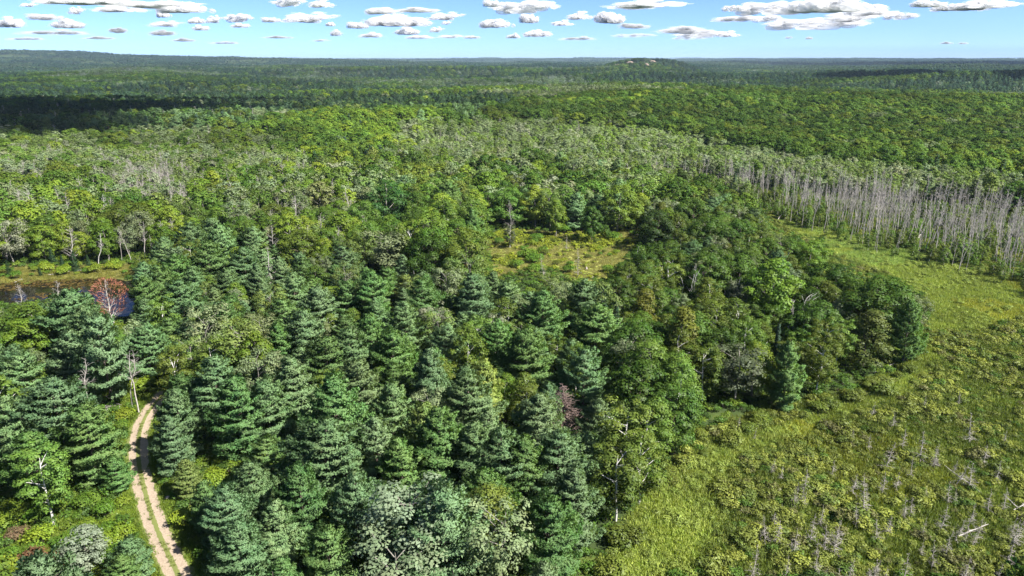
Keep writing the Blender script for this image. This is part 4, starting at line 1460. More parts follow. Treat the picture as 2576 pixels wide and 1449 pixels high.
# tints per tree
mt = np.zeros((len(mx_), 3))
for ki, k in enumerate(KEYS):
    m = mk == ki
    if not m.any() or k not in PAL:
        continue
    opts = PAL[k]
    w = np.array([o_[2] for o_ in opts], float)
    ch = rm.choice(len(opts), m.sum(), p=w / w.sum())
    mt[m] = np.array([o_[1] for o_ in opts])[ch] * rm.uniform(0.8, 1.2, (m.sum(), 1))
mt *= (0.62 + 0.76 * vnoise(mx_ / 95, my_ / 80, 61))[:, None] * rm.uniform(0.85, 1.15, (len(mx_), 1))
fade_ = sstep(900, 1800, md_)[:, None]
mt = mt * (1 - fade_) + fade_ * mt * np.array([[0.70, 0.76, 1.05]])  # distant trees darkened and shifted blue, distance haze put into their tint
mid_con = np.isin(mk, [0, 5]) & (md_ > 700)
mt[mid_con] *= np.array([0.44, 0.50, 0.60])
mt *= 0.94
on_ridge = inpoly(*project(mx_, my_, mg + 9)[:2], RIDGE)
mt[on_ridge] *= np.array([0.86, 0.86, 0.9]) * (0.75 + 0.5 * vnoise(mx_ / 60, my_ / 60, 62))[on_ridge][:, None]  # ridge trees a darker green, toned in patches

for k in LIMIT:
    rest = [t for t in REST if t['key'] == k]
    x = np.array([t['x'] for t in rest])
    y = np.array([t['y'] for t in rest])
    H = np.array([t['H'] for t in rest])
    tint = np.array([t['tint'] if t['tint'] is not None else (0.3, 0.28, 0.25) for t in rest]).reshape(-1, 3)
    if k in KEYS:
        m = mk == KEYS.index(k)
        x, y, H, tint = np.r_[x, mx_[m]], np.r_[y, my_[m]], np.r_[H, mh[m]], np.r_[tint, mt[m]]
    if not len(x):
        continue
    lods = [0] if (k, 1) not in SPEC else [0, 1, 2]
    protos, start = [], {}
    for lo in lods:
        start[lo] = len(protos)
        protos += SPEC[(k, lo)]
    d = np.hypot(x, y)
    lo = np.zeros(len(x), int) if len(lods) == 1 else np.where(d < 200, 0, np.where(d < 1000, 1, 2))
    idx = np.array([start[a_] + int(rm.integers(0, len(SPEC[(k, a_)]))) for a_ in lo])
    ph = np.array([p.H for p in protos])[idx]
    s = H / ph
    wide = rm.uniform(0.9, 1.2, len(x)) * (1 + 0.27 * sstep(400, 500, d) + 0.35 * sstep(1200, 3500, d))
    nm, lb = STUFF[k]
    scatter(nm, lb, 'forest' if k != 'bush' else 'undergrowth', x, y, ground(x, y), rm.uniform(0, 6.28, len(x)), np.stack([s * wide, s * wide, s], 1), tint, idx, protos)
    print(nm, len(x))

# far forest to the horizon: patches of small trees
def make_patch(seed, size=80.0, n=46):
    rng = np.random.default_rng(seed)
    g = Geo()
    for i in range(n):
        cx, cy = rng.uniform(-size / 2, size / 2, 2)
        H = rng.uniform(10, 18)
        con = rng.random() < 0.5
        m_ = 14
        t = rng.uniform(0.15, 1, m_)
        rr_ = (4.0 * (1 - t) + 0.4) if con else 5.5 * np.sqrt(np.clip(1 - (2 * t - 1) ** 2, 0.05, 1))
        az_ = rng.uniform(0, 6.28, m_)
        c_ = np.stack([cx + rr_ * np.cos(az_) * 0.6, cy + rr_ * np.sin(az_) * 0.6, t * H], 1)
        leaves(g, c_, np.stack([np.cos(az_), np.sin(az_), 0.6 + t], 1), 5.5 if not con else 4.2, rng, 0.8)
    return g


patches = [Proto(None, make_patch(1000 + i), None, M_LEAF, 16, 'far_trees') for i in range(5)]
fx, fy, fs = [], [], []
d = 3850.0
while d < 24500:
    st = d * 0.021
    a_ = np.arange(-0.72, 0.72, 0.021)
    a_ = a_ + rm.uniform(-.4, .4, len(a_)) * 0.021
    dd_ = d * (1 + rm.uniform(-.012, .012, len(a_)))
    fx.append(dd_ * np.sin(a_))
    fy.append(dd_ * np.cos(a_))
    fs.append(np.full(len(a_), st * 1.25 / 80))
    d *= 1.019
fx, fy, fs = np.concatenate(fx), np.concatenate(fy), np.concatenate(fs)
ft = np.where((fbm(fx / 900, fy / 700, 71) > 0.5)[:, None], np.array([[0.030, 0.066, 0.036]]), np.array([[0.052, 0.090, 0.036]])) * rm.uniform(0.75, 1.25, (len(fx), 1))
scatter('distant_forest', 'unbroken dark forest running on to the horizon', 'forest', fx, fy, ground(fx, fy), rm.uniform(0, 6.28, len(fx)), np.stack([fs, fs, np.ones(len(fx))], 1), ft,
        rm.integers(0, 5, len(fx)), patches)
print('patches', len(fx))

# ------------------------------------------------------------------ marsh and meadow cover
rc = np.random.default_rng(123)


def region_points(poly, spacing, ymax, ymin=48):
    gy_ = np.arange(ymin, ymax, spacing)
    P = []
    for yv in gy_:
        wv = yv * 0.80 + 10
        xv = np.arange(-wv, wv, spacing)
        P.append(np.stack([xv + rc.uniform(-.5, .5, len(xv)) * spacing, yv + rc.uniform(-.5, .5, len(xv)) * spacing], 1))
    P = np.concatenate(P)
    px, py, _ = project(P[:, 0], P[:, 1], ground(P[:, 0], P[:, 1]))
    k = np.zeros(len(P), bool)
    for q in poly:
        k |= inpoly(px, py, q)
    return P[k], px[k], py[k]


MARSH_ALL = [MARSH, DEADBELT, [(2330, 900), (2345, 740), (2250, 705), (2150, 690), (2070, 605), (1925, 540), (1860, 520), (2000, 700), (2200, 860)]]
P, px, py = region_points(MARSH_ALL, 1.75, 420)
OPENGRASS = [(1480, 1460), (1560, 1320), (1680, 1200), (1800, 1110), (2000, 1060), (2180, 1000), (2330, 880), (2330, 800), (2260, 700), (2090, 640), (1940, 550), (2100, 580), (2576, 720), (2620, 780), (2480, 830), (2330, 840), (2360, 900),
             (2260, 1010), (2060, 1080), (1900, 1140), (1790, 1230), (1820, 1310), (1740, 1460)]
opn = inpoly(px, py, OPENGRASS)
shr = np.where(opn, 0.18, 0.80) + (fbm(P[:, 0] / 14, P[:, 1] / 14, 81) - 0.5) * 1.5
# grass everywhere; among shrubs olive, and painted darker for shaded gaps
gt = np.where(opn[:, None], np.array([[0.265, 0.325, 0.068]]), np.array([[0.140, 0.185, 0.036]])) * (0.75 + 0.55 * vnoise(P[:, 0] / 9, P[:, 1] / 9, 82))[:, None] * rc.uniform(0.85, 1.15, (len(P), 1))
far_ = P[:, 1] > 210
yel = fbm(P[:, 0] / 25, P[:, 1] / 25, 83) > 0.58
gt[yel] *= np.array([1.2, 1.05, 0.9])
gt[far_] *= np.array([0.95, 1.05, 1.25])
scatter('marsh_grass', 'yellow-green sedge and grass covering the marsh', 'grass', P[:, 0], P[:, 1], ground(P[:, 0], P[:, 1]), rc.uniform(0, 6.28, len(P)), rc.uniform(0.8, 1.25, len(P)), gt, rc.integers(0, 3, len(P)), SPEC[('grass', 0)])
print('grass', len(P))
P, px, py = region_points(MARSH_ALL, 1.15, 420)
opn = inpoly(px, py, OPENGRASS)
f1 = fbm(P[:, 0] / 13, P[:, 1] / 13, 81)
f2 = fbm(P[:, 0] / 45, P[:, 1] / 30, 88)
keep = rc.random(len(P)) < np.clip(np.where(opn, 0.42, 0.86) + (f1 - 0.5) * 1.6 + (f2 - 0.5) * 0.9, 0.02, 0.95)
P, f1, opn = P[keep], f1[keep], opn[keep]
cols = np.array([(0.135, 0.165, 0.034), (0.098, 0.136, 0.028), (0.185, 0.215, 0.040), (0.120, 0.125, 0.045), (0.07, 0.13, 0.02)])
st_ = cols[rc.choice(5, len(P), p=(.40, .18, .26, .08, .08))] * rc.uniform(0.88, 1.12, (len(P), 1)) * (0.85 + 0.55 * vnoise(P[:, 0] / 11, P[:, 1] / 11, 86))[:, None]
st_[opn] = st_[opn] * 0.35 + np.array([0.225, 0.300, 0.060]) * 0.65 * rc.uniform(0.8, 1.2, (int(opn.sum()), 1))
scatter('marsh_shrubs', 'low olive shrubs thickly covering the marsh', 'shrubbery', P[:, 0], P[:, 1], ground(P[:, 0], P[:, 1]), rc.uniform(0, 6.28, len(P)), rc.uniform(0.5, 1.15, len(P)) * (0.45 + 1.1 * vnoise(P[:, 0] / 5.0, P[:, 1] / 5.0, 89) * np.where(opn, 0.75, 1.2)), st_,
        rc.integers(0, 4, len(P)), SPEC[('lowshrub', 0)])
print('shrubs', len(P))
# clearing
P, px, py = region_points([CLEARING], 1.5, 320, 180)
tan = fbm(P[:, 0] / 12, P[:, 1] / 12, 91)
ct = np.where((tan > 0.52)[:, None], np.array([[0.285, 0.275, 0.085]]), np.array([[0.215, 0.27, 0.040]])) * rc.uniform(0.8, 1.2, (len(P), 1))
scatter('meadow_grass', 'dry tan and yellow grass in the clearing', 'grass', P[:, 0], P[:, 1], ground(P[:, 0], P[:, 1]), rc.uniform(0, 6.28, len(P)), rc.uniform(0.5, 0.8, len(P)), ct, rc.integers(0, 3, len(P)), SPEC[('grass', 0)])
P, px, py = region_points([CLEARING], 1.25, 320, 180)
tan = fbm(P[:, 0] / 12, P[:, 1] / 12, 91)
k = rc.random(len(P)) < np.where(tan > 0.52, 0.12, 0.55)
P = P[k]
ct = np.array([0.21, 0.255, 0.024]) * rc.uniform(0.75, 1.2, (len(P), 1))
scatter('ferns', 'yellow-green ferns in drifts across the clearing', 'ferns', P[:, 0], P[:, 1], ground(P[:, 0], P[:, 1]), rc.uniform(0, 6.28, len(P)), rc.uniform(0.8, 2.3, len(P)), ct, rc.integers(0, 3, len(P)), SPEC[('fern', 0)])
# verge, track crown and shore
P, px, py = region_points(VERGE + [SHORE], 1.3, 260)
P2 = np.concatenate([track_line[:, :] + tnrm * o_ + rc.normal(size=track_line.shape) * 0.25 for o_ in (-3.4, -2.7, -2.2, 2.2, 2.7, 3.4)])
Pa = np.concatenate([P, P2])
dt = dist_track(Pa[:, 0], Pa[:, 1])
Pa = Pa[dt > 1.9]
sh = inpoly(*project(Pa[:, 0], Pa[:, 1], 0 * Pa[:, 0])[:2], SHORE)
vt = np.where(sh[:, None], np.array([[0.19, 0.19, 0.035]]), np.array([[0.15, 0.22, 0.024]])) * rc.uniform(0.75, 1.25, (len(Pa), 1))
scatter('verge_grass', 'fresh green grass beside the track and pond', 'grass', Pa[:, 0], Pa[:, 1], ground(Pa[:, 0], Pa[:, 1]), rc.uniform(0, 6.28, len(Pa)), rc.uniform(0.35, 0.75, len(Pa)), vt, rc.integers(0, 3, len(Pa)), SPEC[('grass', 0)])
Pc = np.concatenate([track_line + rc.normal(size=track_line.shape) * 0.2 for _ in range(3)])
Pc = Pc[vnoise(Pc[:, 0] / 2.5, Pc[:, 1] / 2.5, 41) > 0.42]
crown_p = Proto(None, make_grass(977, 0.4, 26, 0.22, 0.05), None, M_GRASS, 0.3, 'crown_grass')
scatter('track_grass', 'short grass on the crown between the track ruts', 'grass', Pc[:, 0], Pc[:, 1], ground(Pc[:, 0], Pc[:, 1]) + 0.18, rc.uniform(0, 6.28, len(Pc)), rc.uniform(0.7, 1.4, len(Pc)),
        np.tile([0.15, 0.18, 0.04], (len(Pc), 1)) * rc.uniform(0.8, 1.2, (len(Pc), 1)), np.zeros(len(Pc)), [crown_p])

# ------------------------------------------------------------------ granite shelves, boulders, logs, brush pile
def make_rock(seed, w, dp_, h):
    rng = np.random.default_rng(seed)
    g = Geo()
    nu, nv_ = 18, 7
    v = []
    for j in range(nv_):
        f = j / (nv_ - 1)
        rr_ = math.cos(f * math.pi / 2) ** 0.6
        for i in range(nu):
            th = i / nu * 2 * math.pi
            k_ = 1 + 0.35 * (float(vnoise(math.cos(th) * 1.6 + seed, math.sin(th) * 1.6 + f * 2, 3)) - 0.5)
            v.append((math.cos(th) * rr_ * w / 2 * k_, math.sin(th) * rr_ * dp_ / 2 * k_, -0.3 * h + 1.3 * h * f * (0.85 + 0.3 * float(vnoise(i * 0.7, j * 0.9, seed)))))
    f_ = [(j * nu + i, j * nu + (i + 1) % nu, (j + 1) * nu + (i + 1) % nu, (j + 1) * nu + i) for j in range(nv_ - 1) for i in range(nu)]
    g.add(v, f_)
    return g


M_PINKROCK = noise_mat('pink_granite', (0.15, 0.115, 0.093), (0.29, 0.22, 0.175), 0.05, bump=0.3)
for i, ((c_, w_, h_), lb) in enumerate(zip(ROCKS_PX, ('largest pink granite shelf on the left of the bare hill', 'pink granite shelf just above the largest one on the bare hill', 'pale granite shelf on the right of the bare hill',
                                                     'small granite shelf between the larger ones on the bare hill', 'tiny granite shelf at the left foot of the bare hill'))):
    x, y, z = ray_ground(c_[0], c_[1])
    sc_ = y * TH * 2 / PW
    o = link(bpy.data.objects.new('rock_outcrop', mesh_from('rock_outcrop', [(make_rock(40 + i, w_ * sc_ * 0.95, 60, 6), M_PINKROCK)], True)))
    o.location = (x, y, z)
    tag(o, lb, 'rock', 'granite shelves on the far hill')
for i, (a_, b_, w_, h_, lb) in enumerate(((423, 1254, 1.2, 0.45, 'flat pale stone in the grass right of the dirt track'), (1490, 700, 2.6, 0.5, 'pinkish flat rock at the near edge of the clearing'),
                                          (1325, 690, 1.0, 0.5, 'small pale stone at the near left of the clearing'), (1475, 678, 1.2, 0.9, 'pale stone beside the pale forked snag'),
                                          (1600, 592, 2.4, 0.9, 'pale stone at the far right corner of the clearing'))):
    x, y = at_height(a_, b_, 0)
    o = link(bpy.data.objects.new('boulder', mesh_from('boulder', [(make_rock(60 + i, w_, w_ * 0.8, h_), M_ROCK)], True)))
    o.location = (x, y, float(ground(x, y)))
    o.rotation_euler = (0, 0, i * 1.3)
    tag(o, lb, 'rock', 'stones in the open grass')


def add_log(p0, p1, r0, lb, h0=0.3, h1=0.5, white=True, twigs=5, name='fallen_log', seed=0):
    x0, y0 = at_height(*p0, h0)
    x1, y1 = at_height(*p1, h1)
    a_ = np.array([x0, y0, float(ground(x0, y0)) + h0])
    b_ = np.array([x1, y1, float(ground(x1, y1)) + h1])
    g = Geo()
    rng = np.random.default_rng(seed)
    L = np.linalg.norm(b_ - a_)
    p = bent(a_ - a_, b_ - a_, 0, rng, 6, 0.008)
    tube(g, p, np.linspace(r0, r0 * 0.35, 6), 6)
    for q in range(twigs):
        f = rng.uniform(0.35, 0.95)
        s_ = (b_ - a_) * f
        e_ = s_ + unit((b_ - a_) / L + rng.normal(size=3) * 0.8 + np.array([0, 0, 0.3])) * L * rng.uniform(0.08, 0.2)
        tube(g, np.stack([s_, (s_ + e_) / 2 + rng.normal(size=3) * 0.05, e_]), [r0 * 0.35, r0 * 0.25, 0.012], 3)
    o = link(bpy.data.objects.new(name, mesh_from(name, [(g, M_LOG if white else M_DEAD)], True)))
    o.location = a_ - np.array([0, 0, 0.22])
    tag(o, lb, 'log', 'fallen logs and leaning trunks')


for i, (p0, p1, r0, lb, h0, h1, wh) in enumerate((
        ((2470, 1238), (2378, 1168), 0.10, 'long thin pale log leaning over the marsh shrubs', 0.4, 2.2, True),
        ((2412, 1345), (2487, 1315), 0.12, 'short thick pale log lying in the marsh shrubs', 0.8, 1.3, True),
        ((2570, 1282), (2525, 1240), 0.10, 'thin dark-grey log below the long leaning log', 0.4, 1.6, False),
        ((2550, 1280), (2590, 1258), 0.10, 'pale log end at the outer marsh border', 0.8, 1.2, True),
        ((2430, 1382), (2452, 1383), 0.09, 'very short pale log below the thick pale log', 0.8, 0.9, True),
        ((2200, 935), (2250, 912), 0.14, 'white forked fallen branch below the olive cone cedar', 0.5, 1.0, True),
        ((2335, 560), (2362, 520), 0.3, 'black leaning trunk with grey top in the dead belt', 0.2, 4.0, False),
        ((2300, 612), (2335, 560), 0.32, 'dark lower half of a leaning trunk in the dead belt', 0.1, 4.0, False),
        ((1950, 560), (1980, 520), 0.2, 'pale trunk fallen slantwise at the far marsh corner', 0.2, 4.5, True),
        ((2360, 505), (2415, 580), 0.2, 'long pale trunk fallen slantwise across the dead belt', 5.0, 0.3, True),
        ((170, 682), (225, 676), 0.3, 'pale straight log lying on the grassy pond shore', 0.3, 0.4, True),
        ((120, 690), (165, 686), 0.2, 'grey log lying left of the pale shore log', 0.3, 0.4, False),
        ((330, 690), (410, 662), 0.22, 'grey log sloping to the water right of the leaning snag', 0.3, 0.8, False),
        ((30, 712), (55, 700), 0.12, 'thin grey branch lying on the pond mat', 0.3, 0.5, False),
        ((1560, 1075), (1600, 1150), 0.14, 'white birch stem leaning out of the marsh-edge birches', 6.0, 3.0, True),
        ((1780, 900), (1786, 945), 0.16, 'white birch trunk standing dark-backed under the marsh-edge oaks', 7.0, 1.0, True))):
    add_log(p0, p1, r0, lb, h0, h1, wh, 6 if r0 < 0.2 else 3, seed=700 + i)

x, y = at_height(250, 1022, 0.4)
bp_ = Geo()
rb = np.random.default_rng(8)
for q in range(60):
    c_ = np.array([rb.normal() * 1.5, rb.normal() * 0.8, rb.uniform(0.05, 0.8)])
    d_ = unit(np.array([rb.normal(), rb.normal() * 0.5, rb.normal() * 0.15])) * rb.uniform(0.8, 1.7)
    tube(bp_, np.stack([c_ - d_, c_ + rb.normal(size=3) * 0.08, c_ + d_]), [0.06, 0.05, 0.02], 4)
o = link(bpy.data.objects.new('brush_pile', mesh_from('brush_pile', [(bp_, M_DEAD)])))
o.location = (x, y, float(ground(x, y)))
tag(o, 'heap of bare grey branches left of the track end', 'brush pile')

# dark muddy stump heap in the far marsh
x, y = at_height(2330, 640, 0.3)
# ------------------------------------------------------------------ clouds: real heaps far out over the horizon, and nearer ones overhead that shade the forest
def cloud_mat():
    m, n, l, o = new_mat('cloud_droplets')
    d = n.new('ShaderNodeBsdfDiffuse')
    d.inputs[0].default_value = (0.97, 0.97, 0.97, 1)
    t = n.new('ShaderNodeBsdfTranslucent')
    t.inputs[0].default_value = (0.97, 0.97, 0.97, 1)
    mx = n.new('ShaderNodeMixShader')
    mx.inputs[0].default_value = 0.68
    l.new(d.outputs[0], mx.inputs[1])
    l.new(t.outputs[0], mx.inputs[2])
    tr = n.new('ShaderNodeBsdfTransparent')
    at = n.new('ShaderNodeAttribute')
    at.attribute_type = 'INSTANCER'
    at.attribute_name = 'thinness'
    wi = n.new('ShaderNodeAttribute')
    wi.attribute_name = 'wisp'
    mxm = n.new('ShaderNodeMath')
    mxm.operation = 'MAXIMUM'
    l.new(at.outputs['Fac'], mxm.inputs[0])
    l.new(wi.outputs['Fac'], mxm.inputs[1])
    m2 = n.new('ShaderNodeMixShader')
    l.new(mxm.outputs[0], m2.inputs[0])
    l.new(mx.outputs[0], m2.inputs[1])
    l.new(tr.outputs[0], m2.inputs[2])
    l.new(m2.outputs[0], o.inputs[0])
    return m


def ico(sub=1):
    import bmesh
    bm = bmesh.new()
    bmesh.ops.create_icosphere(bm, subdivisions=sub, radius=1)
    bm.verts.ensure_lookup_table()
    v = np.array([q.co[:] for q in bm.verts])
    f = np.array([[q.index for q in fc.verts] for fc in bm.faces])
    bm.free()
    return v, f


ICO2, ICO1 = ico(2), ico(1)


def make_cloud(seed, flat=0.30, towers=6, fringe=180):
    """Cumulus one unit wide: flat base, towers of puffs, loose fringe."""
    rng = np.random.default_rng(seed)
    g, wisp = Geo(), []
    tx = rng.uniform(-0.36, 0.36, towers)
    ty = rng.uniform(-0.22, 0.22, towers)
    th = flat * rng.uniform(0.45, 1.0, towers) * (1 - (np.abs(tx) / 0.5) ** 2 * 0.7)
    P, Rr = [], []
    for k in range(towers):
        nb = 16
        for q in range(nb):
            f = rng.random() ** 0.8
            r_ = 0.085 * (1.15 - 0.55 * f) * rng.uniform(0.7, 1.25)
            s_ = 0.16 * (1 - 0.6 * f)
            P.append((tx[k] + rng.normal() * s_, ty[k] + rng.normal() * s_ * 0.8, f * th[k]))
            Rr.append(r_)
    P, Rr = np.array(P), np.array(Rr)
    for p, r_ in zip(P, Rr):
        v = ICO2[0] * r_ * np.array([1.25, 1.2, 0.8])
        v = v * (1 + 0.22 * (vnoise(ICO2[0][:, 0] * 2 + p[0] * 30, ICO2[0][:, 1] * 2 + ICO2[0][:, 2] * 1.7 + p[2] * 40, seed % 7) - 0.5))[:, None] + p
        v[:, 2] = np.where(v[:, 2] < -0.02, -0.02 + (v[:, 2] + 0.02) * 0.4, v[:, 2])
        g.add(v, ICO2[1])
        wisp += [0.56] * len(v)
    w = rng.integers(0, len(P), fringe)
    d = unit(rng.normal(size=(fringe, 3)))
    d[:, 2] = np.abs(d[:, 2]) * 0.8 - 0.08
    fringe *= 3
    w = rng.integers(0, len(P), fringe)
    d = unit(rng.normal(size=(fringe, 3)))
    d[:, 2] = np.abs(d[:, 2]) * 0.75 - 0.12
    for i in range(fringe):
        c_ = P[w[i]] + d[i] * Rr[w[i]] * rng.uniform(0.75, 1.75) * np.array([1.35, 1.3, 0.85])
        g.add(ICO1[0] * rng.uniform(0.010, 0.046) * np.array([2.0, 1.5, 0.7]) + c_, ICO1[1])
        wisp += [0.84] * len(ICO1[0])
    return g, wisp


M_CLOUD = cloud_mat()
CL = []
for i in range(8):
    cg, wisp = make_cloud(1200 + i, (0.34, 0.26, 0.40, 0.2, 0.3, 0.16, 0.36, 0.24)[i], (5, 8, 4, 9, 6, 11, 3, 7)[i], (150, 200, 130, 240, 170, 260, 110, 190)[i])
    me = mesh_from('cloud', [(cg, M_CLOUD)], True)
    wa = me.attributes.new('wisp', 'FLOAT', 'POINT')
    wa.data.foreach_set('value', np.array(wisp, np.float32))
    CL.append(me)
# (centre x, base y, width, height) in photo pixels, thinness
CLOUDS = [(20, 66, 60, 24, 0), (112, 48, 66, 14, .55), (75, 16, 34, 9, .3), (215, 9, 160, 16, 0), (172, 68, 62, 22, .1), (196, 34, 32, 18, .4), (130, 86, 130, 12, .7), (330, 30, 120, 18, .15), (395, 17, 180, 16, .2), (458, 28, 92, 22, .05),
          (411, 41, 24, 15, .2), (422, 66, 74, 14, .4), (496, 57, 32, 14, .2), (541, 56, 34, 18, .1), (596, 54, 66, 20, 0), (502, 75, 42, 12, .25), (601, 68, 46, 10, .3), (302, 81, 44, 12, .5), (410, 88, 48, 14, .45), (462, 104, 44, 9, .5),
          (680, 54, 38, 11, .4), (722, 14, 90, 22, 0), (821, 18, 62, 22, 0), (785, 54, 112, 24, 0), (900, 69, 42, 14, .1), (832, 64, 16, 9, .2), (846, 88, 24, 15, .2), (930, 93, 50, 12, .25), (960, 33, 64, 14, .45), (1000, 62, 120, 27, 0),
          (1025, 85, 52, 18, 0), (1100, 80, 32, 13, .15), (1056, 96, 48, 7, .2), (1050, 30, 90, 12, .6), (1126, 48, 74, 18, 0), (1125, 61, 22, 9, .2), (1140, 95, 64, 8, .3), (1187, 96, 32, 7, .3), (1240, 14, 40, 14, .2), (1245, 66, 60, 18, .1),
          (1312, 31, 140, 30, 0), (1332, 54, 38, 20, .1), (1290, 95, 28, 12, .1), (1352, 90, 52, 16, .1), (1424, 64, 54, 14, .1), (1470, 48, 64, 20, 0), (1543, 54, 74, 24, 0), (1600, 70, 66, 12, .5), (1668, 18, 195, 24, 0), (1590, 94, 90, 10, .5),
          (1450, 100, 76, 9, .4), (1720, 83, 120, 18, .4), (1762, 94, 116, 16, .15), (1842, 92, 54, 15, .05), (1850, 52, 95, 16, .5), (1842, 28, 44, 15, .3), (1952, 34, 170, 32, 0), (2082, 26, 140, 32, .05), (2042, 72, 190, 28, 0), (1922, 54, 66, 16, .3),
          (2152, 52, 118, 24, .2), (2212, 38, 128, 26, .05), (2262, 48, 64, 16, .3), (2420, 24, 86, 16, .2), (2502, 20, 130, 22, .05), (2342, 15, 66, 15, .2), (1730, 100, 66, 8, .5), (2035, 98, 14, 6, .3), (1986, 97, 18, 6, .4),
          (2380, 110, 24, 5, .5), (2426, 111, 24, 5, .5), (60, 100, 70, 7, .6), (250, 98, 60, 7, .65), (560, 110, 60, 6, .65), (700, 96, 60, 6, .6), (820, 104, 50, 6, .6)]
MARKC = {(785, 54): 'broad white cloud with a flat base over the left middle', (1000, 62): 'largest bright heaped cloud just left of the middle', (1668, 18): 'long white cloud cut by the top edge right of the middle', (2042, 72): 'long bright cloud bank low on the right',
         (722, 14): 'blue-grey flat cloud base at the top edge', (20, 66): 'white cloud at the far left edge of the sky', (596, 54): 'bright compact cloud left of the broad flat-based one', (1312, 31): 'tall white cloud at the top middle',
         (1543, 54): 'compact white cloud right of its twin', (1842, 92): 'small bright cloud low beside the long low streak', (2502, 20): 'white cloud at the far right of the top edge', (215, 9): 'long white cloud cut by the top edge on the left'}
MSHORT = {(785, 54): 'broad flat-based cloud', (1000, 62): 'largest heaped cloud', (1668, 18): 'long top-edge cloud', (2042, 72): 'long bright bank', (722, 14): 'blue-grey cloud base', (20, 66): 'far left cloud', (596, 54): 'bright compact cloud',
          (1312, 31): 'tall top-middle cloud', (1543, 54): 'compact twin cloud', (1842, 92): 'small low cloud', (2502, 20): 'far right cloud', (215, 9): 'top left cloud'}
cell = {}
rcl = np.random.default_rng(31)
for (cx_, by_, w_, h_, th_) in CLOUDS:
    u = (cx_ / PW * 2 - 1) * TH
    v = (1 - by_ / PH * 2) * TV
    d_ = np.array([u, cp + v * sp, -sp + v * cp])
    alt = 1500.0
    t_ = (alt - CAM_H) / d_[2]
    me = CL[int(rcl.integers(0, 8))]
    o = link(bpy.data.objects.new('cloud', me))
    o.location = d_ * t_ + np.array([0, 0, CAM_H])
    W = 1.06 * w_ * t_ * TH * 2 / PW
    hh = h_ * t_ * TH * 2 / PW
    zmax = max(q.co.z for q in me.vertices)
    o.scale = (W / 0.95, W / 0.95, hh / zmax)
    o.rotation_euler = (0, 0, rcl.normal() * 0.3)
    o['thinness'] = float(min(0.94, 0.45 + 0.72 * th_ + 0.004 * max(0, by_ - 40)))  # extra transparency tints undersides sky blue and imitates haze on lower clouds
    if (cx_, by_) in MARKC:
        tag(o, MARKC[(cx_, by_)], 'cloud', 'fair weather clouds')
    else:
        best = min(MARKC, key=lambda q: (q[0] - cx_) ** 2 + (6 * (q[1] - by_)) ** 2)
        dx_, dy_ = cx_ - best[0], 6 * (best[1] - by_)
        sec = ('right of' if dx_ > 0 else 'left of') if abs(dx_) > abs(dy_) else ('above' if dy_ > 0 else 'below')
        cell.setdefault((best, sec), []).append((dx_ ** 2 + dy_ ** 2, o, th_, w_))
for (best, sec), L in cell.items():
    L.sort(key=lambda q: q[0])
    for i, (_, o, th_, w_) in enumerate(L):
        tag(o, '%s %s cloud, %s %s the %s' % ('small' if w_ < 50 else 'long', 'thin grey' if th_ > 0.35 else 'white', ORD[i], sec, MSHORT[best]), 'cloud', 'fair weather clouds')
# clouds out of the frame overhead, the ones whose shade lies on the forest
for (gx0, gy0, wx, wy, rot, lb) in ((-800, 650, 900, 380, 0.05, 'low cloud overhead shading the dark conifers on the left'), (2750, 2050, 2900, 2300, -0.12, 'large cloud overhead shading the far wood on the right'),
                                    (5200, 7200, 5000, 2600, 0.0, 'distant cloud shading the forest at the right horizon')):
    alt = 1500.0
    k_ = (alt - 15) / SUN_DIR.z
    dense = CL[3].copy()
    dense.attributes['wisp'].data.foreach_set('value', np.full(len(dense.vertices), 0.5 if gx0 < 0 else 0.24, np.float32))
    o = link(bpy.data.objects.new('cloud', dense))
    o.location = (gx0 + SUN_DIR.x * k_, gy0 + SUN_DIR.y * k_, alt)
    o.scale = (wx, wy * 1.5, 300)
    o.rotation_euler = (0, 0, rot)
    o['thinness'] = 0.0
    tag(o, lb, 'cloud', 'fair weather clouds')

# ------------------------------------------------------------------ haze: one closed box of thin even air
zlo = float(gz.min()) - 1.5
hz_top = max(175.0, float(gz.max()) + 25)
hb = Geo()
X0, X1, Y0, Y1 = -27500, 27500, -700, 27500
hb.add([(X0, Y0, zlo), (X1, Y0, zlo), (X1, Y1, zlo), (X0, Y1, zlo), (X0, Y0, hz_top), (X1, Y0, hz_top), (X1, Y1, hz_top), (X0, Y1, hz_top)],
       [(0, 3, 2, 1), (4, 5, 6, 7), (0, 1, 5, 4), (1, 2, 6, 5), (2, 3, 7, 6), (3, 0, 4, 7)])
m, n, l, o = new_mat('haze')
pv_ = n.new('ShaderNodeVolumePrincipled')
pv_.inputs['Color'].default_value = (0.60, 0.80, 1.0, 1)
pv_.inputs['Density'].default_value = 3.0e-5
pv_.inputs['Anisotropy'].default_value = 0.0
l.new(pv_.outputs[0], o.inputs['Volume'])
tag(link(bpy.data.objects.new('haze', mesh_from('haze', [(hb, m)]))), 'thin bluish summer haze over the whole forest', 'haze', kind='stuff')

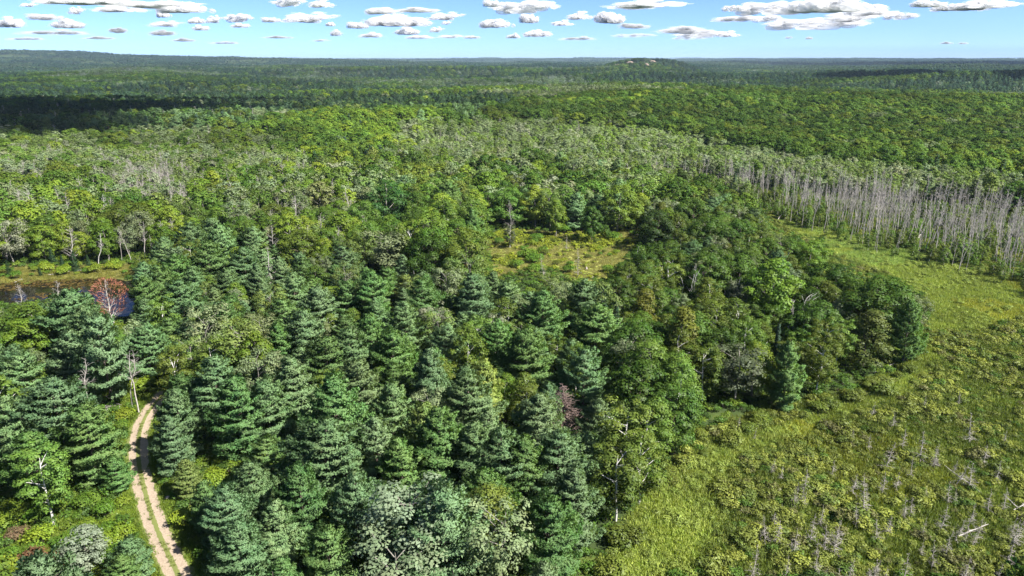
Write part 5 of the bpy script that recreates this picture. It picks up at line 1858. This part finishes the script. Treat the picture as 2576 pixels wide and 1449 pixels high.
# weed mats on the dark water
P = np.stack([rc.uniform(pond_xy[:, 0].min(), pond_xy[:, 0].max(), 9000), rc.uniform(pond_xy[:, 1].min(), pond_xy[:, 1].max(), 9000)], 1)
qx, qy, _ = project(P[:, 0], P[:, 1], zt)
k = inpoly(qx, qy, POND) & (fbm(P[:, 0] / 7, P[:, 1] / 3.5, 95) > 0.44 + 0.22 * sstep(170, 330, qx) + 0.12 * sstep(720, 760, qy))
P = P[k]
wg = Geo()
rw_ = np.random.default_rng(4)
leaves(wg, np.stack([P[:, 0], P[:, 1], np.full(len(P), zt + 0.04)], 1), np.tile([0, 0, 1.0], (len(P), 1)) + rw_.normal(size=(len(P), 3)) * 0.12, rw_.uniform(0.5, 1.1, len(P)), rw_, 0.8)
o = link(bpy.data.objects.new('pond_weed', mesh_from('pond_weed', [(wg, M_LEAF)])))
o['tint'] = [0.105, 0.075, 0.022]
tag(o, 'brown and olive weed mats floating on the dark pond', 'water weed', kind='stuff')

# low growth on the forest floor
Q = []
for yv in np.arange(46, 330, 1.8):
    wv = yv * 0.80 + 12
    xv = np.arange(-wv, wv, 1.8)
    Q.append(np.stack([xv + rc.uniform(-.9, .9, len(xv)), yv + rc.uniform(-.9, .9, len(xv))], 1))
Q = np.concatenate(Q)
qx, qy, _ = project(Q[:, 0], Q[:, 1], ground(Q[:, 0], Q[:, 1]))
k = np.ones(len(Q), bool)
for p in [MARSH, CLEARING, POND, SHORE]:
    k &= ~inpoly(qx, qy, p)
k &= dist_track(Q[:, 0], Q[:, 1]) > 2.6
Q = Q[k]
ut = np.array([(0.075, 0.150, 0.022), (0.060, 0.115, 0.022), (0.12, 0.185, 0.022)])[rc.integers(0, 3, len(Q))] * rc.uniform(0.7, 1.25, (len(Q), 1))
scatter('forest_undergrowth', 'low green growth on the forest floor between the trunks', 'undergrowth', Q[:, 0], Q[:, 1], ground(Q[:, 0], Q[:, 1]), rc.uniform(0, 6.28, len(Q)), rc.uniform(0.6, 1.6, len(Q)), ut,
        rc.integers(0, 4, len(Q)), SPEC[('lowshrub', 0)])
